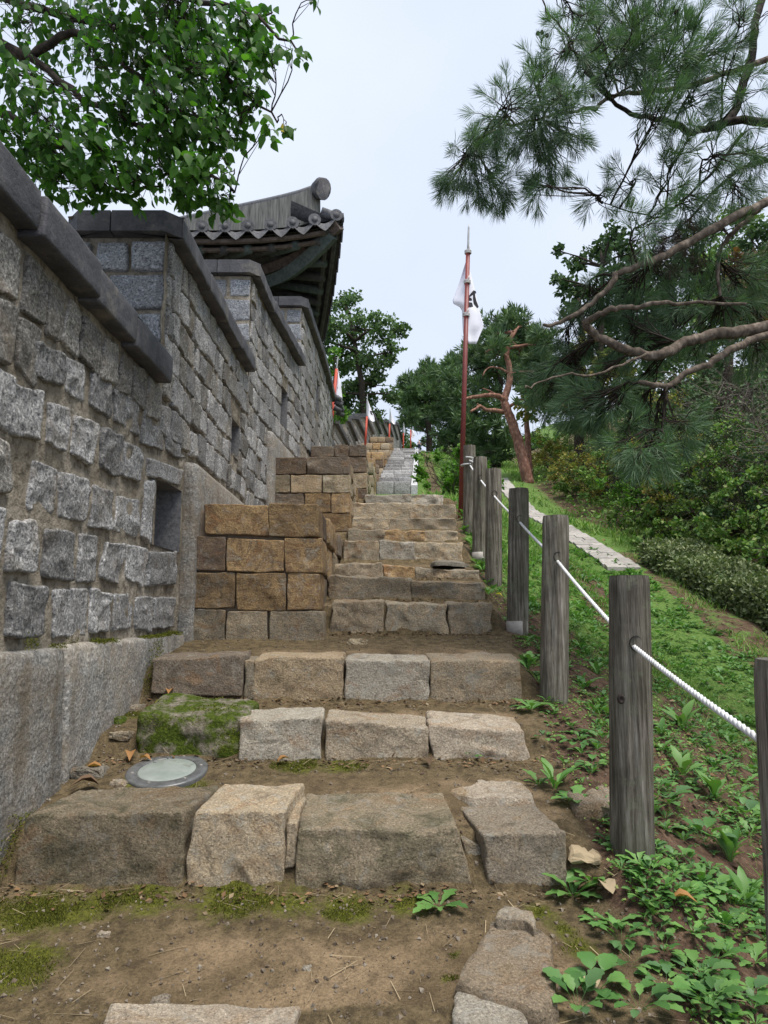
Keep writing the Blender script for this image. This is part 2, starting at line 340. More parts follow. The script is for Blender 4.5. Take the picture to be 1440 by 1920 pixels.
# ---------------------------------------------------------------- ground
STEPS = [(2.08, -1.45, -1.165), (3.0, -1.112, -.877), (3.9, -.785, -.626), (4.65, -.575, -.324), (6.0, -.182, .089), (6.6, .11, .324), (7.2, .34, .508),
         (8.2, .575, .85), (9.2, .93, 1.119), (10.2, 1.19, 1.408), (11.2, 1.47, 1.784), (12.4, 1.90, 2.122)]
ty = [-5, 2.08]; tz = [-3.2, -1.45]
for i, (y, b, t) in enumerate(STEPS):
    if i: ty.append(y); tz.append(b)
    ty += [y + .14]; tz += [t - .045]
ty += [25, 45, 100, 120, 160, 200, 420]; tz += [4.3, 10.5, 23.5, 28.5, 38, 44, 50]
SY = [-6, 0, 1.65, 3.1, 4.62, 5.97, 7.5, 8.4, 9.6, 10.8, 12.4, 25, 45, 100, 120, 160, 200, 420]
SZ = [-3.4, -2.0, -1.42, -.99, -.56, -.15, .33, .65, 1.1, 1.5, 1.98, 4.3, 10.5, 23.5, 28.5, 38, 44, 50]
def S(Y): return np.interp(Y, SY, SZ)
def XR(Y): return np.interp(Y, [2, 3.0, 3.9, 4.65, 6, 7, 8.2, 11.5, 12.6, 25, 45, 120, 420], [.8, .80, .83, .93, .95, .97, .95, 1.13, 1.2, 1.3, 2.3, 7.5, 12])
def PX(Y): return np.interp(Y, [0, 4, 8, 11, 12, 16, 20, 25, 45, 120, 420], [3.0, 3.3, 3.6, 3.95, 4.05, 4.12, 4.2, 4.35, 7, 18, 30])
def PZ(Y): return np.interp(Y, [-6, 0, 4, 8, 11, 12, 16, 20, 25, 45, 100, 160, 420], [-4., -2.7, -1.55, -.42, .53, .83, 1.95, 2.9, 4.72, 10.0, 22.6, 37, 49])
def H(X, Y):
    X = np.asarray(X, float); Y = np.asarray(Y, float)
    xr = XR(Y); t = np.interp(Y, ty, tz); s = S(Y)
    b = np.clip((X - xr) / .12, 0, 1); z = t * (1 - b) + s * b
    xp = PX(Y); zp = PZ(Y); x0 = xr + .3
    k = np.clip((X - x0) / np.maximum(xp - .5 - x0, .1), 0, 1); z = np.where(X > x0, s + (zp - s) * k, z)
    xh = xp + 1.5; k = np.clip((X - xp - .5) / 1.0, 0, 1); z = np.where(X > xp + .5, zp - .12 * k, z)
    z = np.where(X > xh, zp - .12 + .40 * np.minimum(X - xh, 22) + .08 * np.maximum(X - xh - 22, 0), z)
    z = np.where(X < -2.6, t - np.clip((-2.6 - X) * .5, 0, 3.5), z)
    return z
def axis(parts):
    out = []
    for a, b, st in parts: out += list(np.arange(a, b - 1e-6, st))
    return np.array(out + [parts[-1][1]])
gx = axis([(-300, -40, 26), (-40, -4, 4), (-4, -2, .4), (-2, 2.2, .05), (2.2, 5.2, .1), (5.2, 12, .4), (12, 40, 2), (40, 300, 26)])
gy = axis([(-6, 1.6, .5), (1.6, 7.2, .05), (7.2, 13, .08), (13, 30, .3), (30, 60, 1.), (60, 160, 5), (160, 420, 26)])
GX, GY = np.meshgrid(gx, gy); P0 = np.stack([GX.ravel(), GY.ravel(), np.zeros(GX.size)], 1)
near = np.clip((16 - P0[:, 1]) / 6, 0, 1) * np.clip((6 - np.abs(P0[:, 0])) / 2, 0, 1)
onslope = np.clip((P0[:, 0] - XR(P0[:, 1]) - .02) / .15, 0, 1)
def gnoise(X, Y):
    Q = np.stack([X * 3.1, Y * 3.1, X * 0], 1); return fbm(Q, 3, 4)
gz = H(P0[:, 0], P0[:, 1]) + (gnoise(P0[:, 0], P0[:, 1]) * (.012 + .028 * onslope)) * np.clip(near + .3, 0, 1)
GZ = gz.reshape(GX.shape)
P0[:, 2] = gz
nxg, nyg = len(gx), len(gy)
ii = (np.arange(nyg - 1)[:, None] * nxg + np.arange(nxg - 1)[None, :]).ravel()
gme = mesh_np('ground', P0, np.stack([ii, ii + 1, ii + nxg + 1, ii + nxg], 1), M['ground'])
def groundz(X, Y):
    """height of the ground sheet itself (bilinear in its grid)"""
    X = np.atleast_1d(np.asarray(X, float)); Y = np.atleast_1d(np.asarray(Y, float))
    i = np.clip(np.searchsorted(gx, X) - 1, 0, nxg - 2); j = np.clip(np.searchsorted(gy, Y) - 1, 0, nyg - 2)
    fx = (X - gx[i]) / (gx[i + 1] - gx[i]); fy = (Y - gy[j]) / (gy[j + 1] - gy[j])
    return (GZ[j, i] * (1 - fx) + GZ[j, i + 1] * fx) * (1 - fy) + (GZ[j + 1, i] * (1 - fx) + GZ[j + 1, i + 1] * fx) * fy
def gz1(x, y): return float(groundz(x, y)[0])
def onground(px, py):
    x, y, z = ray(px, py); prev = .8
    for s in np.arange(.8, 160, .03):
        if gz1(x * s, y * s) >= z * s:
            return Vector((x * s, y * s, gz1(x * s, y * s)))
    return None
MOSS = [(p, r) for p, r in [((60, 1720), .16), ((130, 1712), .16), ((270, 1690), .15), ((430, 1695), .16), ((540, 1700), .12), ((650, 1705), .12), ((760, 1700), .10),
        ((20, 1820), .17), ((560, 1440), .13), ((640, 1440), .12), ((340, 1475), .13), ((255, 1470), .08), ((1010, 1715), .07), ((1050, 1745), .07), ((1090, 1780), .07), ((850, 1800), .03), ((840, 1840), .03), ((235, 1340), .12)]]
mossw = np.zeros(len(P0)); MOSSW = []
for (px, py), r in MOSS:
    q = onground(px, py); MOSSW.append((q, r)); d = np.hypot(P0[:, 0] - q.x, (P0[:, 1] - q.y))
    mossw = np.maximum(mossw, np.clip(1.15 - d / (r * 1.25), 0, 1))
grassw = np.clip((P0[:, 1] - 5.2) / 3.5, 0, 1) * .75 * onslope + np.clip(P0[:, 0] - 1.2, 0, 1) * .42 * onslope
grassw = np.where((np.abs(P0[:, 0] - PX(P0[:, 1]) + .9) < .3) & (P0[:, 1] < 11), grassw * .25, grassw)
grassw = np.where(P0[:, 0] > PX(P0[:, 1]) + .3, np.minimum(grassw, .45), grassw)
grassw = np.where(P0[:, 1] > 13, np.maximum(grassw, .8), grassw)
worn = (np.abs(P0[:, 0] - (XR(P0[:, 1]) + .55)) < .28) & (P0[:, 1] > 24) & (P0[:, 1] < 60)
grassw = np.where(worn, .42, grassw)
grassw = np.where((P0[:, 0] > PX(P0[:, 1]) + 1.2), np.where(P0[:, 0] > 16, .8, .42), grassw)
trod = np.zeros(len(P0))
for yb, (y0_, _, _) in enumerate(STEPS):
    yn = STEPS[yb + 1][0] if yb + 1 < len(STEPS) else 14.
    u_ = (P0[:, 1] - y0_ - .3) / max(yn - y0_ - .3, .2); trod = np.maximum(trod, np.where((u_ > -.1) & (u_ < 1), np.clip(1.15 - u_ * 1.35, 0, 1) * np.clip((P0[:, 0] + 1.25) / .6, 0, 1) * np.clip((1.0 - P0[:, 0]) / .3, 0, 1), 0))
for nme, arr in (('trod', trod), ('moss', mossw), ('grass', grassw), ('slope', np.where(P0[:, 1] < 30, onslope, onslope * .3))):
    at = gme.attributes.new(nme, 'FLOAT', 'POINT'); at.data.foreach_set('value', arr.astype(np.float32))
g = link('ground', gme, kind='structure')

# ---------------------------------------------------------------- stones
def edge_samples(n, L, r):
    e = min(.3, r / max(L, 1e-6)); return np.array([0, e * .35, e] + list(np.linspace(e, 1 - e, n)[1:-1]) + [1 - e, 1 - e * .35, 1.])
def rock(Fq, D, r=.02, amp=.008, n=(6, 5), chis=.02, seed=0, rings=3, skirt=0., freq=9.):
    """rough block: front quad TL,TR,BR,BL, depth vector D, rounded front arrises, chiselled face, displaced flanks"""
    TL, TR, BR, BL = [np.array(q, float) for q in Fq]; D = np.array(D, float); rg = np.random.default_rng(seed)
    W = (np.linalg.norm(TR - TL) + np.linalg.norm(BR - BL)) / 2; Hh = (np.linalg.norm(TL - BL) + np.linalg.norm(TR - BR)) / 2
    dl = np.linalg.norm(D); dn = D / dl; r = min(r, W * .3, Hh * .3, dl * .5)
    a = edge_samples(n[0], W, r); b = edge_samples(n[1], Hh, r); na, nb = len(a), len(b)
    A, B = np.meshgrid(a, b); A = A.ravel(); B = B.ravel()
    da = np.minimum(A, 1 - A) * W; db = np.minimum(B, 1 - B) * Hh
    ea = np.clip(r - da, 0, r); eb = np.clip(r - db, 0, r); t = np.hypot(ea, eb); tt = np.clip(t, 0, r)
    dep = r - np.sqrt(np.maximum(r * r - tt * tt, 0))
    sc = np.where(t > r, r / np.maximum(t, 1e-9), 1.)
    A2 = np.where(A < .5, (r - ea * sc) / W, 1 - (r - ea * sc) / W); B2 = np.where(B < .5, (r - eb * sc) / Hh, 1 - (r - eb * sc) / Hh)
    A = np.where(ea > 0, A2, A); B = np.where(eb > 0, B2, B)
    wob = .5 * r
    def pos(A, B): return ((TL * (1 - A)[:, None] + TR * A[:, None]) * (1 - B)[:, None] + (BL * (1 - A)[:, None] + BR * A[:, None]) * B[:, None])
    P = pos(A, B)
    if chis:
        h = np.full(len(A), 1e9)
        for k in range(8):
            gxx, gyy = rg.normal(0, 1.5, 2) * chis / .5; cx, cy = rg.uniform(.25, .75, 2)
            h = np.minimum(h, chis * rg.uniform(.15, .6) + gxx * (A - cx) * min(1, W / .25) + gyy * (B - cy) * min(1, Hh / .25))
        h = np.clip(h, -chis * .28, chis * .9)
        inn = np.clip(np.minimum(da, db) / max(r * 1.3, .012), 0, 1)
        dep = dep - h * inn
    P = P + dn * dep[:, None]
    V = [P]; F = []
    def gid(i, j): return j * na + i
    for j in range(nb - 1):
        for i in range(na - 1): F.append((gid(i, j), gid(i, j + 1), gid(i + 1, j + 1), gid(i + 1, j)))
    ring = [gid(i, 0) for i in range(na)] + [gid(na - 1, j) for j in range(1, nb)] + [gid(i, nb - 1) for i in range(na - 2, -1, -1)] + [gid(0, j) for j in range(nb - 2, 0, -1)]
    prev = ring; base = P[ring]; cnt = len(P); d0 = dep[ring]
    for k in range(1, rings + 1):
        f = k / rings; f = f ** 1.2
        Q = base + dn * ((dl - d0) * f)[:, None]; V.append(Q); cur = list(range(cnt, cnt + len(ring))); cnt += len(ring)
        m = len(ring)
        for q in range(m):
            q2 = (q + 1) % m; F.append((prev[q], prev[q2], cur[q2], cur[q]))
        prev = cur
    V = np.concatenate(V); c = V.mean(0)
    if amp:
        N = np.stack([fbm(V * freq, seed % 97 + 5 * k, 4) for k in range(3)], 1); V = V + N * amp
    return V, np.array(F)
def stone_obj(name, Fq, D, mat, parent, **kw):
    V, F = rock(Fq, D, **kw); return link(name, mesh_np(name, V, F, mat), parent)
SEED = [100]
def sd_(): SEED[0] += 1; return SEED[0]

# --- the staircase
stair = thing('stone_staircase', (0, 2.2, -1.2), 'old brown block stone staircase climbing beside the grey wall', 'staircase')
def Z3(x, y): return 330 + x / 2.149, 800 + y / 2.149
def step_stone(quad, Y, depth, mat, drop=.06, tilt=.05, skew=0, r=.013, chis=.018, n=(14, 9), amp=.009, rings=7):
    cx_ = sum(p[0] for p in quad) / 4; quad = [(cx_ + (p[0] - cx_) * 1.012 + (1.5 if p[0] > cx_ else -1.5), p[1]) for p in quad]
    Fq = [onY(*p, Y) for p in quad]
    for k in (2, 3): Fq[k].z -= drop
    for k in (0, 1): Fq[k].y += .03
    return stone_obj('step_stone', Fq, (skew, depth, depth * tilt), M[mat], stair, r=r, amp=amp, n=n, chis=chis, seed=sd_(), rings=rings, freq=8.5)
ST1 = [([(40, 1534), (331, 1528), (333, 1672), (24, 1650)], .33, 'step_green', .08), ([(362, 1527), (528, 1525), (526, 1677), (341, 1677)], .36, 'step', .04),
       ([(560, 1560), (858, 1561), (890, 1655), (553, 1662)], .46, 'step_green', -.02), ([(908, 1568), (1063, 1566), (1060, 1674), (928, 1682)], .36, 'step_grey', -.06)]
for q, d, m, sk in ST1: step_stone(q, 3.0, d, m, .08, .07, sk, r=.013, n=(34, 18), amp=.011, chis=.022, rings=12)
step_stone([(536, 1545), (556, 1547), (552, 1620), (534, 1625)], 3.03, .3, 'step', .02, .1)
step_stone([(866, 1575), (902, 1590), (908, 1640), (890, 1645)], 3.06, .3, 'step', .02, .1)
for q, d, m in [([(150, 1972), (540, 1970), (545, 2080), (145, 2080)], .2, 'slab'), ([(-80, 2015), (130, 2010), (130, 2090), (-80, 2090)], .17, 'slab'), ([(565, 2005), (850, 2007), (850, 2090), (565, 2090)], .2, 'step')]:
    step_stone(q, 2.08, d, m, .02, -.02)
for q, d, m in [([(447, 1354), (601, 1349), (600, 1404), (450, 1406)], .26, 'step_grey'), ([(611, 1352), (802, 1366), (800, 1416), (612, 1404)], .27, 'step_grey'), ([(808, 1362), (984, 1372), (992, 1424), (815, 1420)], .33, 'slab')]:
    step_stone(q, 3.9, d, m, .07, .10, n=(26, 13), amp=.011, r=.014, rings=10)
step_stone([(256, 1336), (455, 1348), (450, 1412), (258, 1412)], 3.92, .42, 'mossy', .06, .10, amp=.02, r=.03, n=(24, 14))
for q, d, m in [([(285, 1236), (455, 1231), (450, 1292), (286, 1284)], .24, 'rust_dark'), ([(458, 1240), (474, 1240), (474, 1296), (458, 1292)], .2, 'step'), ([(478, 1236), (641, 1233), (641, 1313), (475, 1308)], .27, 'step_green'),
                ([(648, 1239), (805, 1240), (800, 1326), (651, 1324)], .27, 'step_grey'), ([(808, 1240), (976, 1240), (979, 1322), (811, 1322)], .3, 'step')]:
    step_stone(q, 4.65, d, m, .06, .10, n=(24, 12), amp=.011, r=.014, rings=9)
for q in ([(622, 1128), (718, 1128), (716, 1180), (622, 1172)], [(725, 1131), (835, 1133), (838, 1187), (725, 1185)], [(843, 1131), (921, 1133), (922, 1187), (844, 1187)]):
    step_stone(q, 6.0, .34, 'step', .08, .06, amp=.017, r=.018, n=(22, 12), chis=.03)
for Y, qs in [(6.6, [([(638, 1079), (770, 1084), (767, 1130), (640, 1123)], 'step'), ([(774, 1088), (907, 1093), (910, 1135), (774, 1132)], 'step')]),
              (7.2, [([(648, 1056), (718, 1057), (718, 1083), (648, 1081)], 'step_grey'), ([(721, 1059), (779, 1063), (779, 1087), (721, 1085)], 'rust'), ([(781, 1063), (897, 1067), (897, 1092), (781, 1090)], 'step')]),
              (8.2, [([(668, 1012), (709, 1014), (709, 1055), (668, 1050)], 'step'), ([(712, 1012), (776, 1015), (776, 1051), (712, 1049)], 'step_grey'), ([(778, 1016), (865, 1016), (866, 1058), (779, 1060)], 'step')]),
              (9.2, [([(674, 991), (720, 992), (720, 1012), (674, 1012)], 'step'), ([(721, 993), (795, 995), (795, 1016), (721, 1014)], 'rust'), ([(796, 994), (857, 994), (857, 1017), (796, 1016)], 'step')]),
              (10.2, [([(684, 970), (730, 971), (730, 994), (684, 994)], 'step'), ([(731, 971), (854, 972), (854, 997), (731, 995)], 'step')]),
              (11.2, [([(686, 942), (770, 943), (770, 972), (686, 972)], 'step'), ([(771, 944), (854, 947), (854, 973), (771, 972)], 'step')]),
              (12.4, [([(709, 927), (770, 927), (770, 946), (709, 946)], 'step_grey'), ([(771, 927), (830, 928), (830, 946), (771, 946)], 'step_grey')])]:
    for qi, (q, m) in enumerate(qs):
      if qi == 0: q = [(q[0][0] - 22, q[0][1]), q[1], q[2], (q[3][0] - 22, q[3][1])]
      step_stone(q, Y, .36, m, .12, .03, n=(18, 10), amp=.017, r=.018, chis=.03)

# --- flat slabs lying in the soil
def flat_slab(poly, z0, thick, mat, label, ridged=0, name='flat_stone', slope=(0, 0), seed=1):
    """polygon of photo pixels at its lying height, given real thickness and an uneven top"""
    def drop(p):
        x, y, z = ray(*p); k = z0 / z
        for _ in range(6): k = (z0 + slope[0] * (x * k) + slope[1] * (y * k - 3.)) / z
        return Vector((x * k, y * k, z * k))
    pts = [drop(p) for p in poly]; c = sum(pts, Vector()) / len(pts); n = len(pts)
    out = []
    for i in range(n):
        p, q = pts[i], pts[(i + 1) % n]
        for k in range(6): out.append(p.lerp(q, k / 6))
    V = []; F = []; fr = [1., .96, .85, .65, .42, .2]; m = len(out); dz = [-thick * .35, -.004, 0, 0, 0, 0]
    for f, d in [(1.0, -thick)] + list(zip(fr, dz)):
        for p in out: V.append(c + (p - c) * f + Vector((0, 0, d)))
    V.append(c.copy())
    for k in range(len(fr)):
        for i in range(m): F.append((k * m + i, k * m + (i + 1) % m, (k + 1) * m + (i + 1) % m, (k + 1) * m + i))
    A = np.array([tuple(v) for v in V]); nn = fbm(A * 8, seed, 4) * .014
    if ridged: nn = nn + .012 * np.abs(np.sin(A[:, 0] * 30 + A[:, 1] * 52 + fbm(A * 5, 9) * 1.2)) * ridged
    A[:, 2] += nn; A[:, :2] += np.stack([fbm(A * 12, 31), fbm(A * 12, 32)], 1) * .008
    mb = MB(); mb.add([tuple(v) for v in A - np.array(c)], F + [(len(fr) * m + i, len(fr) * m + (i + 1) % m, len(A) - 1) for i in range(m)])
    o = link(name, mb.mesh(name, M[mat], True)); o.location = c; return tag(o, label, 'stone slab')
flat_slab([(797, 1455), (825, 1435), (905, 1431), (980, 1450), (1004, 1496), (885, 1496), (835, 1482)], -.845, .1, 'slab', 'flat rounded slab just behind the right end of the first full step', seed=3)
flat_slab([(1025, 1450), (1075, 1428), (1112, 1424), (1160, 1440), (1158, 1500), (1080, 1508)], -.855, .1, 'slab', 'ridged flat slab half buried against the foot of the nearest whole post', 1, seed=5)
flat_slab([(850, 1840), (920, 1718), (990, 1726), (1035, 1755), (1041, 1805), (1048, 1880), (1005, 1897), (905, 1862)], -1.10, .08, 'slab', 'large angular brown slab on the bare soil below the first step', seed=7, slope=(.0, .06))
flat_slab([(930, 1718), (942, 1688), (998, 1704), (1004, 1735), (985, 1724)], -1.085, .07, 'step_grey', 'small dark slab wedged between the large angular slab and the first step', seed=8)
flat_slab([(850, 1853), (900, 1868), (980, 1885), (1000, 1935), (930, 1945), (850, 1910)], -1.15, .12, 'step_grey', 'grey slab at the bottom edge in front of the large angular slab', seed=9)
flat_slab([(790, 1212), (850, 1204), (930, 1208), (950, 1226), (870, 1232), (800, 1230)], -.295, .08, 'slab', 'flat pale slab on the landing behind the third step', seed=10)
flat_slab([(864, 1200), (900, 1190), (922, 1192), (928, 1206)], -.24, .07, 'slab', 'small pointed slab beside the flat pale slab on the landing', seed=11)
flat_slab([(805, 1058), (815, 1050), (870, 1052), (890, 1066)], .545, .06, 'step_grey', 'thin grey slab lying on the right end of the sixth step', seed=12)
flat_slab([(940, 1190), (1020, 1183), (1022, 1196), (950, 1202)], -.22, .1, 'step_grey', 'narrow slab at the foot of the post with the steel sleeve', seed=14)

# --- brown stepped terraces between stairs and wall
def terrace(Y, quads, xr_px, Y1, label, rowz, left_px, far=False):
    t = thing('stone_terrace', (-1., Y, rowz[-1]), label, 'stone terrace', 'brown stepped stone terraces')
    for q, m in quads:
        Fq = [onY(*p, Y) for p in q]
        stone_obj('block', Fq, (0, .42, 0), M[m], t, r=.012, amp=.009, n=(12, 9), chis=.022, seed=sd_(), rings=3)
    X0 = onY(left_px, 900, Y).x; Xr = onY(xr_px, 900, Y).x
    top = rowz[0]
    # flank stones along the stairs, course by course
    for k in range(len(rowz) - 1):
        z1, z0 = rowz[k], rowz[k + 1]; y = Y + .40 + (k % 2) * .16
        if k % 2: y -= .14
        first = True
        while y < Y1:
            L = random.uniform(.34, .62); y2 = min(y + L, Y1)
            if y2 - y > .12 and gz1(Xr + .3, y) < z1 + .12:
                xa = Xr + .02 * math.sin(y * 9)
                Fq = [Vector((xa, y + .008, z1 - .01)), Vector((xa, y2 - .008, z1 - .01)), Vector((xa + .01, y2 - .008, z0 + .008)), Vector((xa + .01, y + .008, z0 + .008))]
                stone_obj('block', Fq, (-.34, 0, 0), M[random.choice(['rust', 'rust_dark', 'step', 'step_green'])], t, r=.022, amp=.01, n=(6, 5), chis=.022, seed=sd_(), rings=2)
            y = y2
    mb = MB(); mb.add(*box(X0 + .03, Xr - .06, Y + .07, Y1, rowz[-1] - .3, top - .045)); link('fill', mb.mesh('fill', M['path']), t)
    # top paving stones
    x = X0; 
    return t
def Q3(*pts): return [Z3(*p) for p in pts]
T1 = [(Q3((115, 308), (370, 315), (370, 442), (115, 432)), 'rust'), (Q3((375, 308), (572, 312), (576, 442), (375, 446)), 'rust'),
      (Q3((85, 440), (200, 445), (196, 581), (80, 579)), 'rust_dark'), (Q3((205, 450), (435, 458), (431, 587), (202, 585)), 'rust'), (Q3((440, 447), (590, 450), (590, 590), (440, 587)), 'rust'),
      (Q3((68, 588), (237, 588), (233, 733), (62, 731)), 'rust'), (Q3((243, 590), (442, 592), (440, 743), (240, 741)), 'rust'), (Q3((450, 591), (582, 592), (578, 739), (447, 737)), 'rust'),
      (Q3((58, 736), (197, 736), (193, 884), (55, 880)), 'step'), (Q3((205, 742), (370, 742), (364, 888), (200, 888)), 'step'), (Q3((376, 746), (590, 744), (597, 890), (371, 893)), 'step')]
zc = lambda py, Y: onY(500, py, Y).z
terrace(5.75, T1, 603, 9.62, 'nearest brown stone terrace, four block courses high, at the third step', [zc(945, 5.75), zc(1006, 5.75), zc(1074, 5.75), zc(1144, 5.75), zc(1214, 5.75)], 358)
T2 = [(Q3((392, 125), (525, 123), (525, 191), (392, 191)), 'rust_dark'), (Q3((527, 122), (697, 120), (697, 191), (527, 189)), 'rust_dark'), (Q3((385, 195), (458, 195), (458, 266), (385, 266)), 'step_green'), (Q3((462, 194), (587, 195), (587, 266), (462, 266)), 'step_green'),
      (Q3((591, 193), (702, 193), (700, 266), (591, 266)), 'step_green'), (Q3((380, 270), (515, 270), (515, 345), (380, 345)), 'rust_dark'), (Q3((518, 269), (622, 269), (622, 345), (518, 345)), 'rust'), (Q3((626, 269), (700, 269), (700, 348), (626, 348)), 'rust'),
      (Q3((380, 350), (560, 350), (560, 424), (380, 424)), 'rust_dark'), (Q3((563, 350), (704, 350), (704, 424), (563, 424)), 'rust'), (Q3((380, 428), (600, 428), (600, 505), (380, 505)), 'rust'), (Q3((604, 428), (706, 428), (706, 505), (604, 505)), 'step')]
terrace(9.6, T2, 655, 12.62, 'middle brown stone terrace with reddish top blocks, rising behind the nearest terrace', [zc(857, 9.6), zc(890, 9.6), zc(924, 9.6), zc(961, 9.6), zc(1000, 9.6), zc(1035, 9.6)], 512)
T3 = [(Q3((545, 78), (635, 78), (635, 121), (545, 121)), 'rust_dark'), (Q3((640, 74), (695, 73), (695, 120), (640, 120)), 'rust_dark'), (Q3((698, 72), (766, 71), (766, 120), (698, 120)), 'rust_dark'),
      (Q3((545, 124), (650, 124), (650, 182), (545, 182)), 'rust_dark'), (Q3((653, 123), (766, 123), (766, 184), (653, 182)), 'rust_dark'), (Q3((545, 186), (700, 186), (700, 248), (545, 248)), 'step_green'), (Q3((703, 187), (768, 187), (768, 248), (703, 248)), 'step_green'), (Q3((545, 251), (670, 251), (670, 316), (545, 316)), 'rust_dark'), (Q3((673, 251), (769, 251), (769, 316), (673, 316)), 'rust_dark')]
terrace(12.6, T3, 686, 17.5, 'highest near terrace of dark brown blocks below the red flagpole', [zc(834, 12.6), zc(856, 12.6), zc(886, 12.6), zc(916, 12.6), zc(946, 12.6)], 583)

# --- far granite staircase with its terraces
GY0, GY1, NS = 25., 45., 14
gs = thing('granite_staircase', (.4, 25, 4.3), 'long pale granite staircase further up the slope beside the wall', 'staircase')
gxl = lambda Y: -.18 + (Y - 25) / 20 * .96
gxr = lambda Y: .976 + (Y - 25) / 20 * 1.08
for i in range(NS):
    y0 = GY0 + (GY1 - GY0) * i / NS; y1 = GY0 + (GY1 - GY0) * (i + 1) / NS; z1 = 4.34 + (10.5 - 4.34) * (i + 1) / NS; z0 = z1 - .62
    c = .5 + random.uniform(-.2, .2); a, b = gxl(y0) - .1, gxr(y0) + .0
    for u, v in ((0, c), (c, 1)):
        xa, xb = a + (b - a) * u, a + (b - a) * v
        stone_obj('step', [(xa, y0, z1), (xb - .012, y0, z1), (xb - .012, y0, z0), (xa, y0, z0)], (0, 1.5, 0), M['stair_granite'], gs, r=.03, amp=.012, n=(5, 3), chis=.01, seed=sd_(), rings=2)
    xk = gxr(y0) + .01; xk1 = gxr(y1) + .01; zz0 = 4.34 + 6.16 * i / NS + .30; zz1 = zz0 + .44
    V, F = hexa([(xk, y0, zz0 - .6), (xk + .24, y0, zz0 - .6), (xk1 + .22, y1 - .02, zz1 - .6), (xk1, y1 - .02, zz1 - .6), (xk, y0, zz0), (xk + .24, y0, zz0), (xk1 + .22, y1 - .02, zz1), (xk1, y1 - .02, zz1)])
    mb = MB(); mb.add(V, F); link('kerb_slab', mb.mesh('kerb_slab', M['kerb']), gs)
places = ['lowest', 'second lowest', 'third from bottom', 'fourth from bottom', 'fifth from bottom', 'sixth from bottom', 'seventh from bottom', 'topmost']
for k in range(8):
    Y = 19.5 + k * 3.3; Y1 = Y + 3.3
    zt = float(S(Y)) + 1.0 + (.25 if k % 2 else 0); xr = (gxl(max(Y, 25)) - .05) if Y > 24 else -.28
    t = thing('stone_terrace', (xr - .5, Y, zt - 1), f'small tan terrace of stone blocks left of the granite staircase, {places[k]}', 'stone terrace', 'brown stepped stone terraces')
    hh = .36
    for rrow in range(4):
        z1 = zt - rrow * hh; x = xr - 1.5
        nb = 3; xs = sorted([0, 1] + [(.33 + random.uniform(-.08, .08)), (.66 + random.uniform(-.08, .08))])
        for u, v in zip(xs, xs[1:]):
            xa = xr - 1.5 + 1.5 * u; xb = xr - 1.5 + 1.5 * v
            stone_obj('block', [(xa, Y, z1), (xb - .02, Y, z1), (xb - .02, Y, z1 - hh + .02), (xa, Y, z1 - hh + .02)], (0, .6, 0), M[random.choice(['rust', 'rust', 'step', 'rust_dark'])], t, r=.03, amp=.015, n=(3, 3), chis=.02, seed=sd_(), rings=1)
        y = Y + .6
        while y < Y1 - .1:
            y2 = min(y + random.uniform(.6, 1.0), Y1)
            stone_obj('block', [(xr, y, z1), (xr, y2 - .02, z1), (xr, y2 - .02, z1 - hh + .02), (xr, y, z1 - hh + .02)], (-.6, 0, 0), M[random.choice(['rust', 'rust', 'step'])], t, r=.03, amp=.015, n=(3, 3), chis=.02, seed=sd_(), rings=1)
            y = y2
    mb = MB(); mb.add(*box(xr - 1.5, xr - .12, Y + .15, Y1, zt - 2., zt - .03)); link('fill', mb.mesh('fill', M['step']), t)

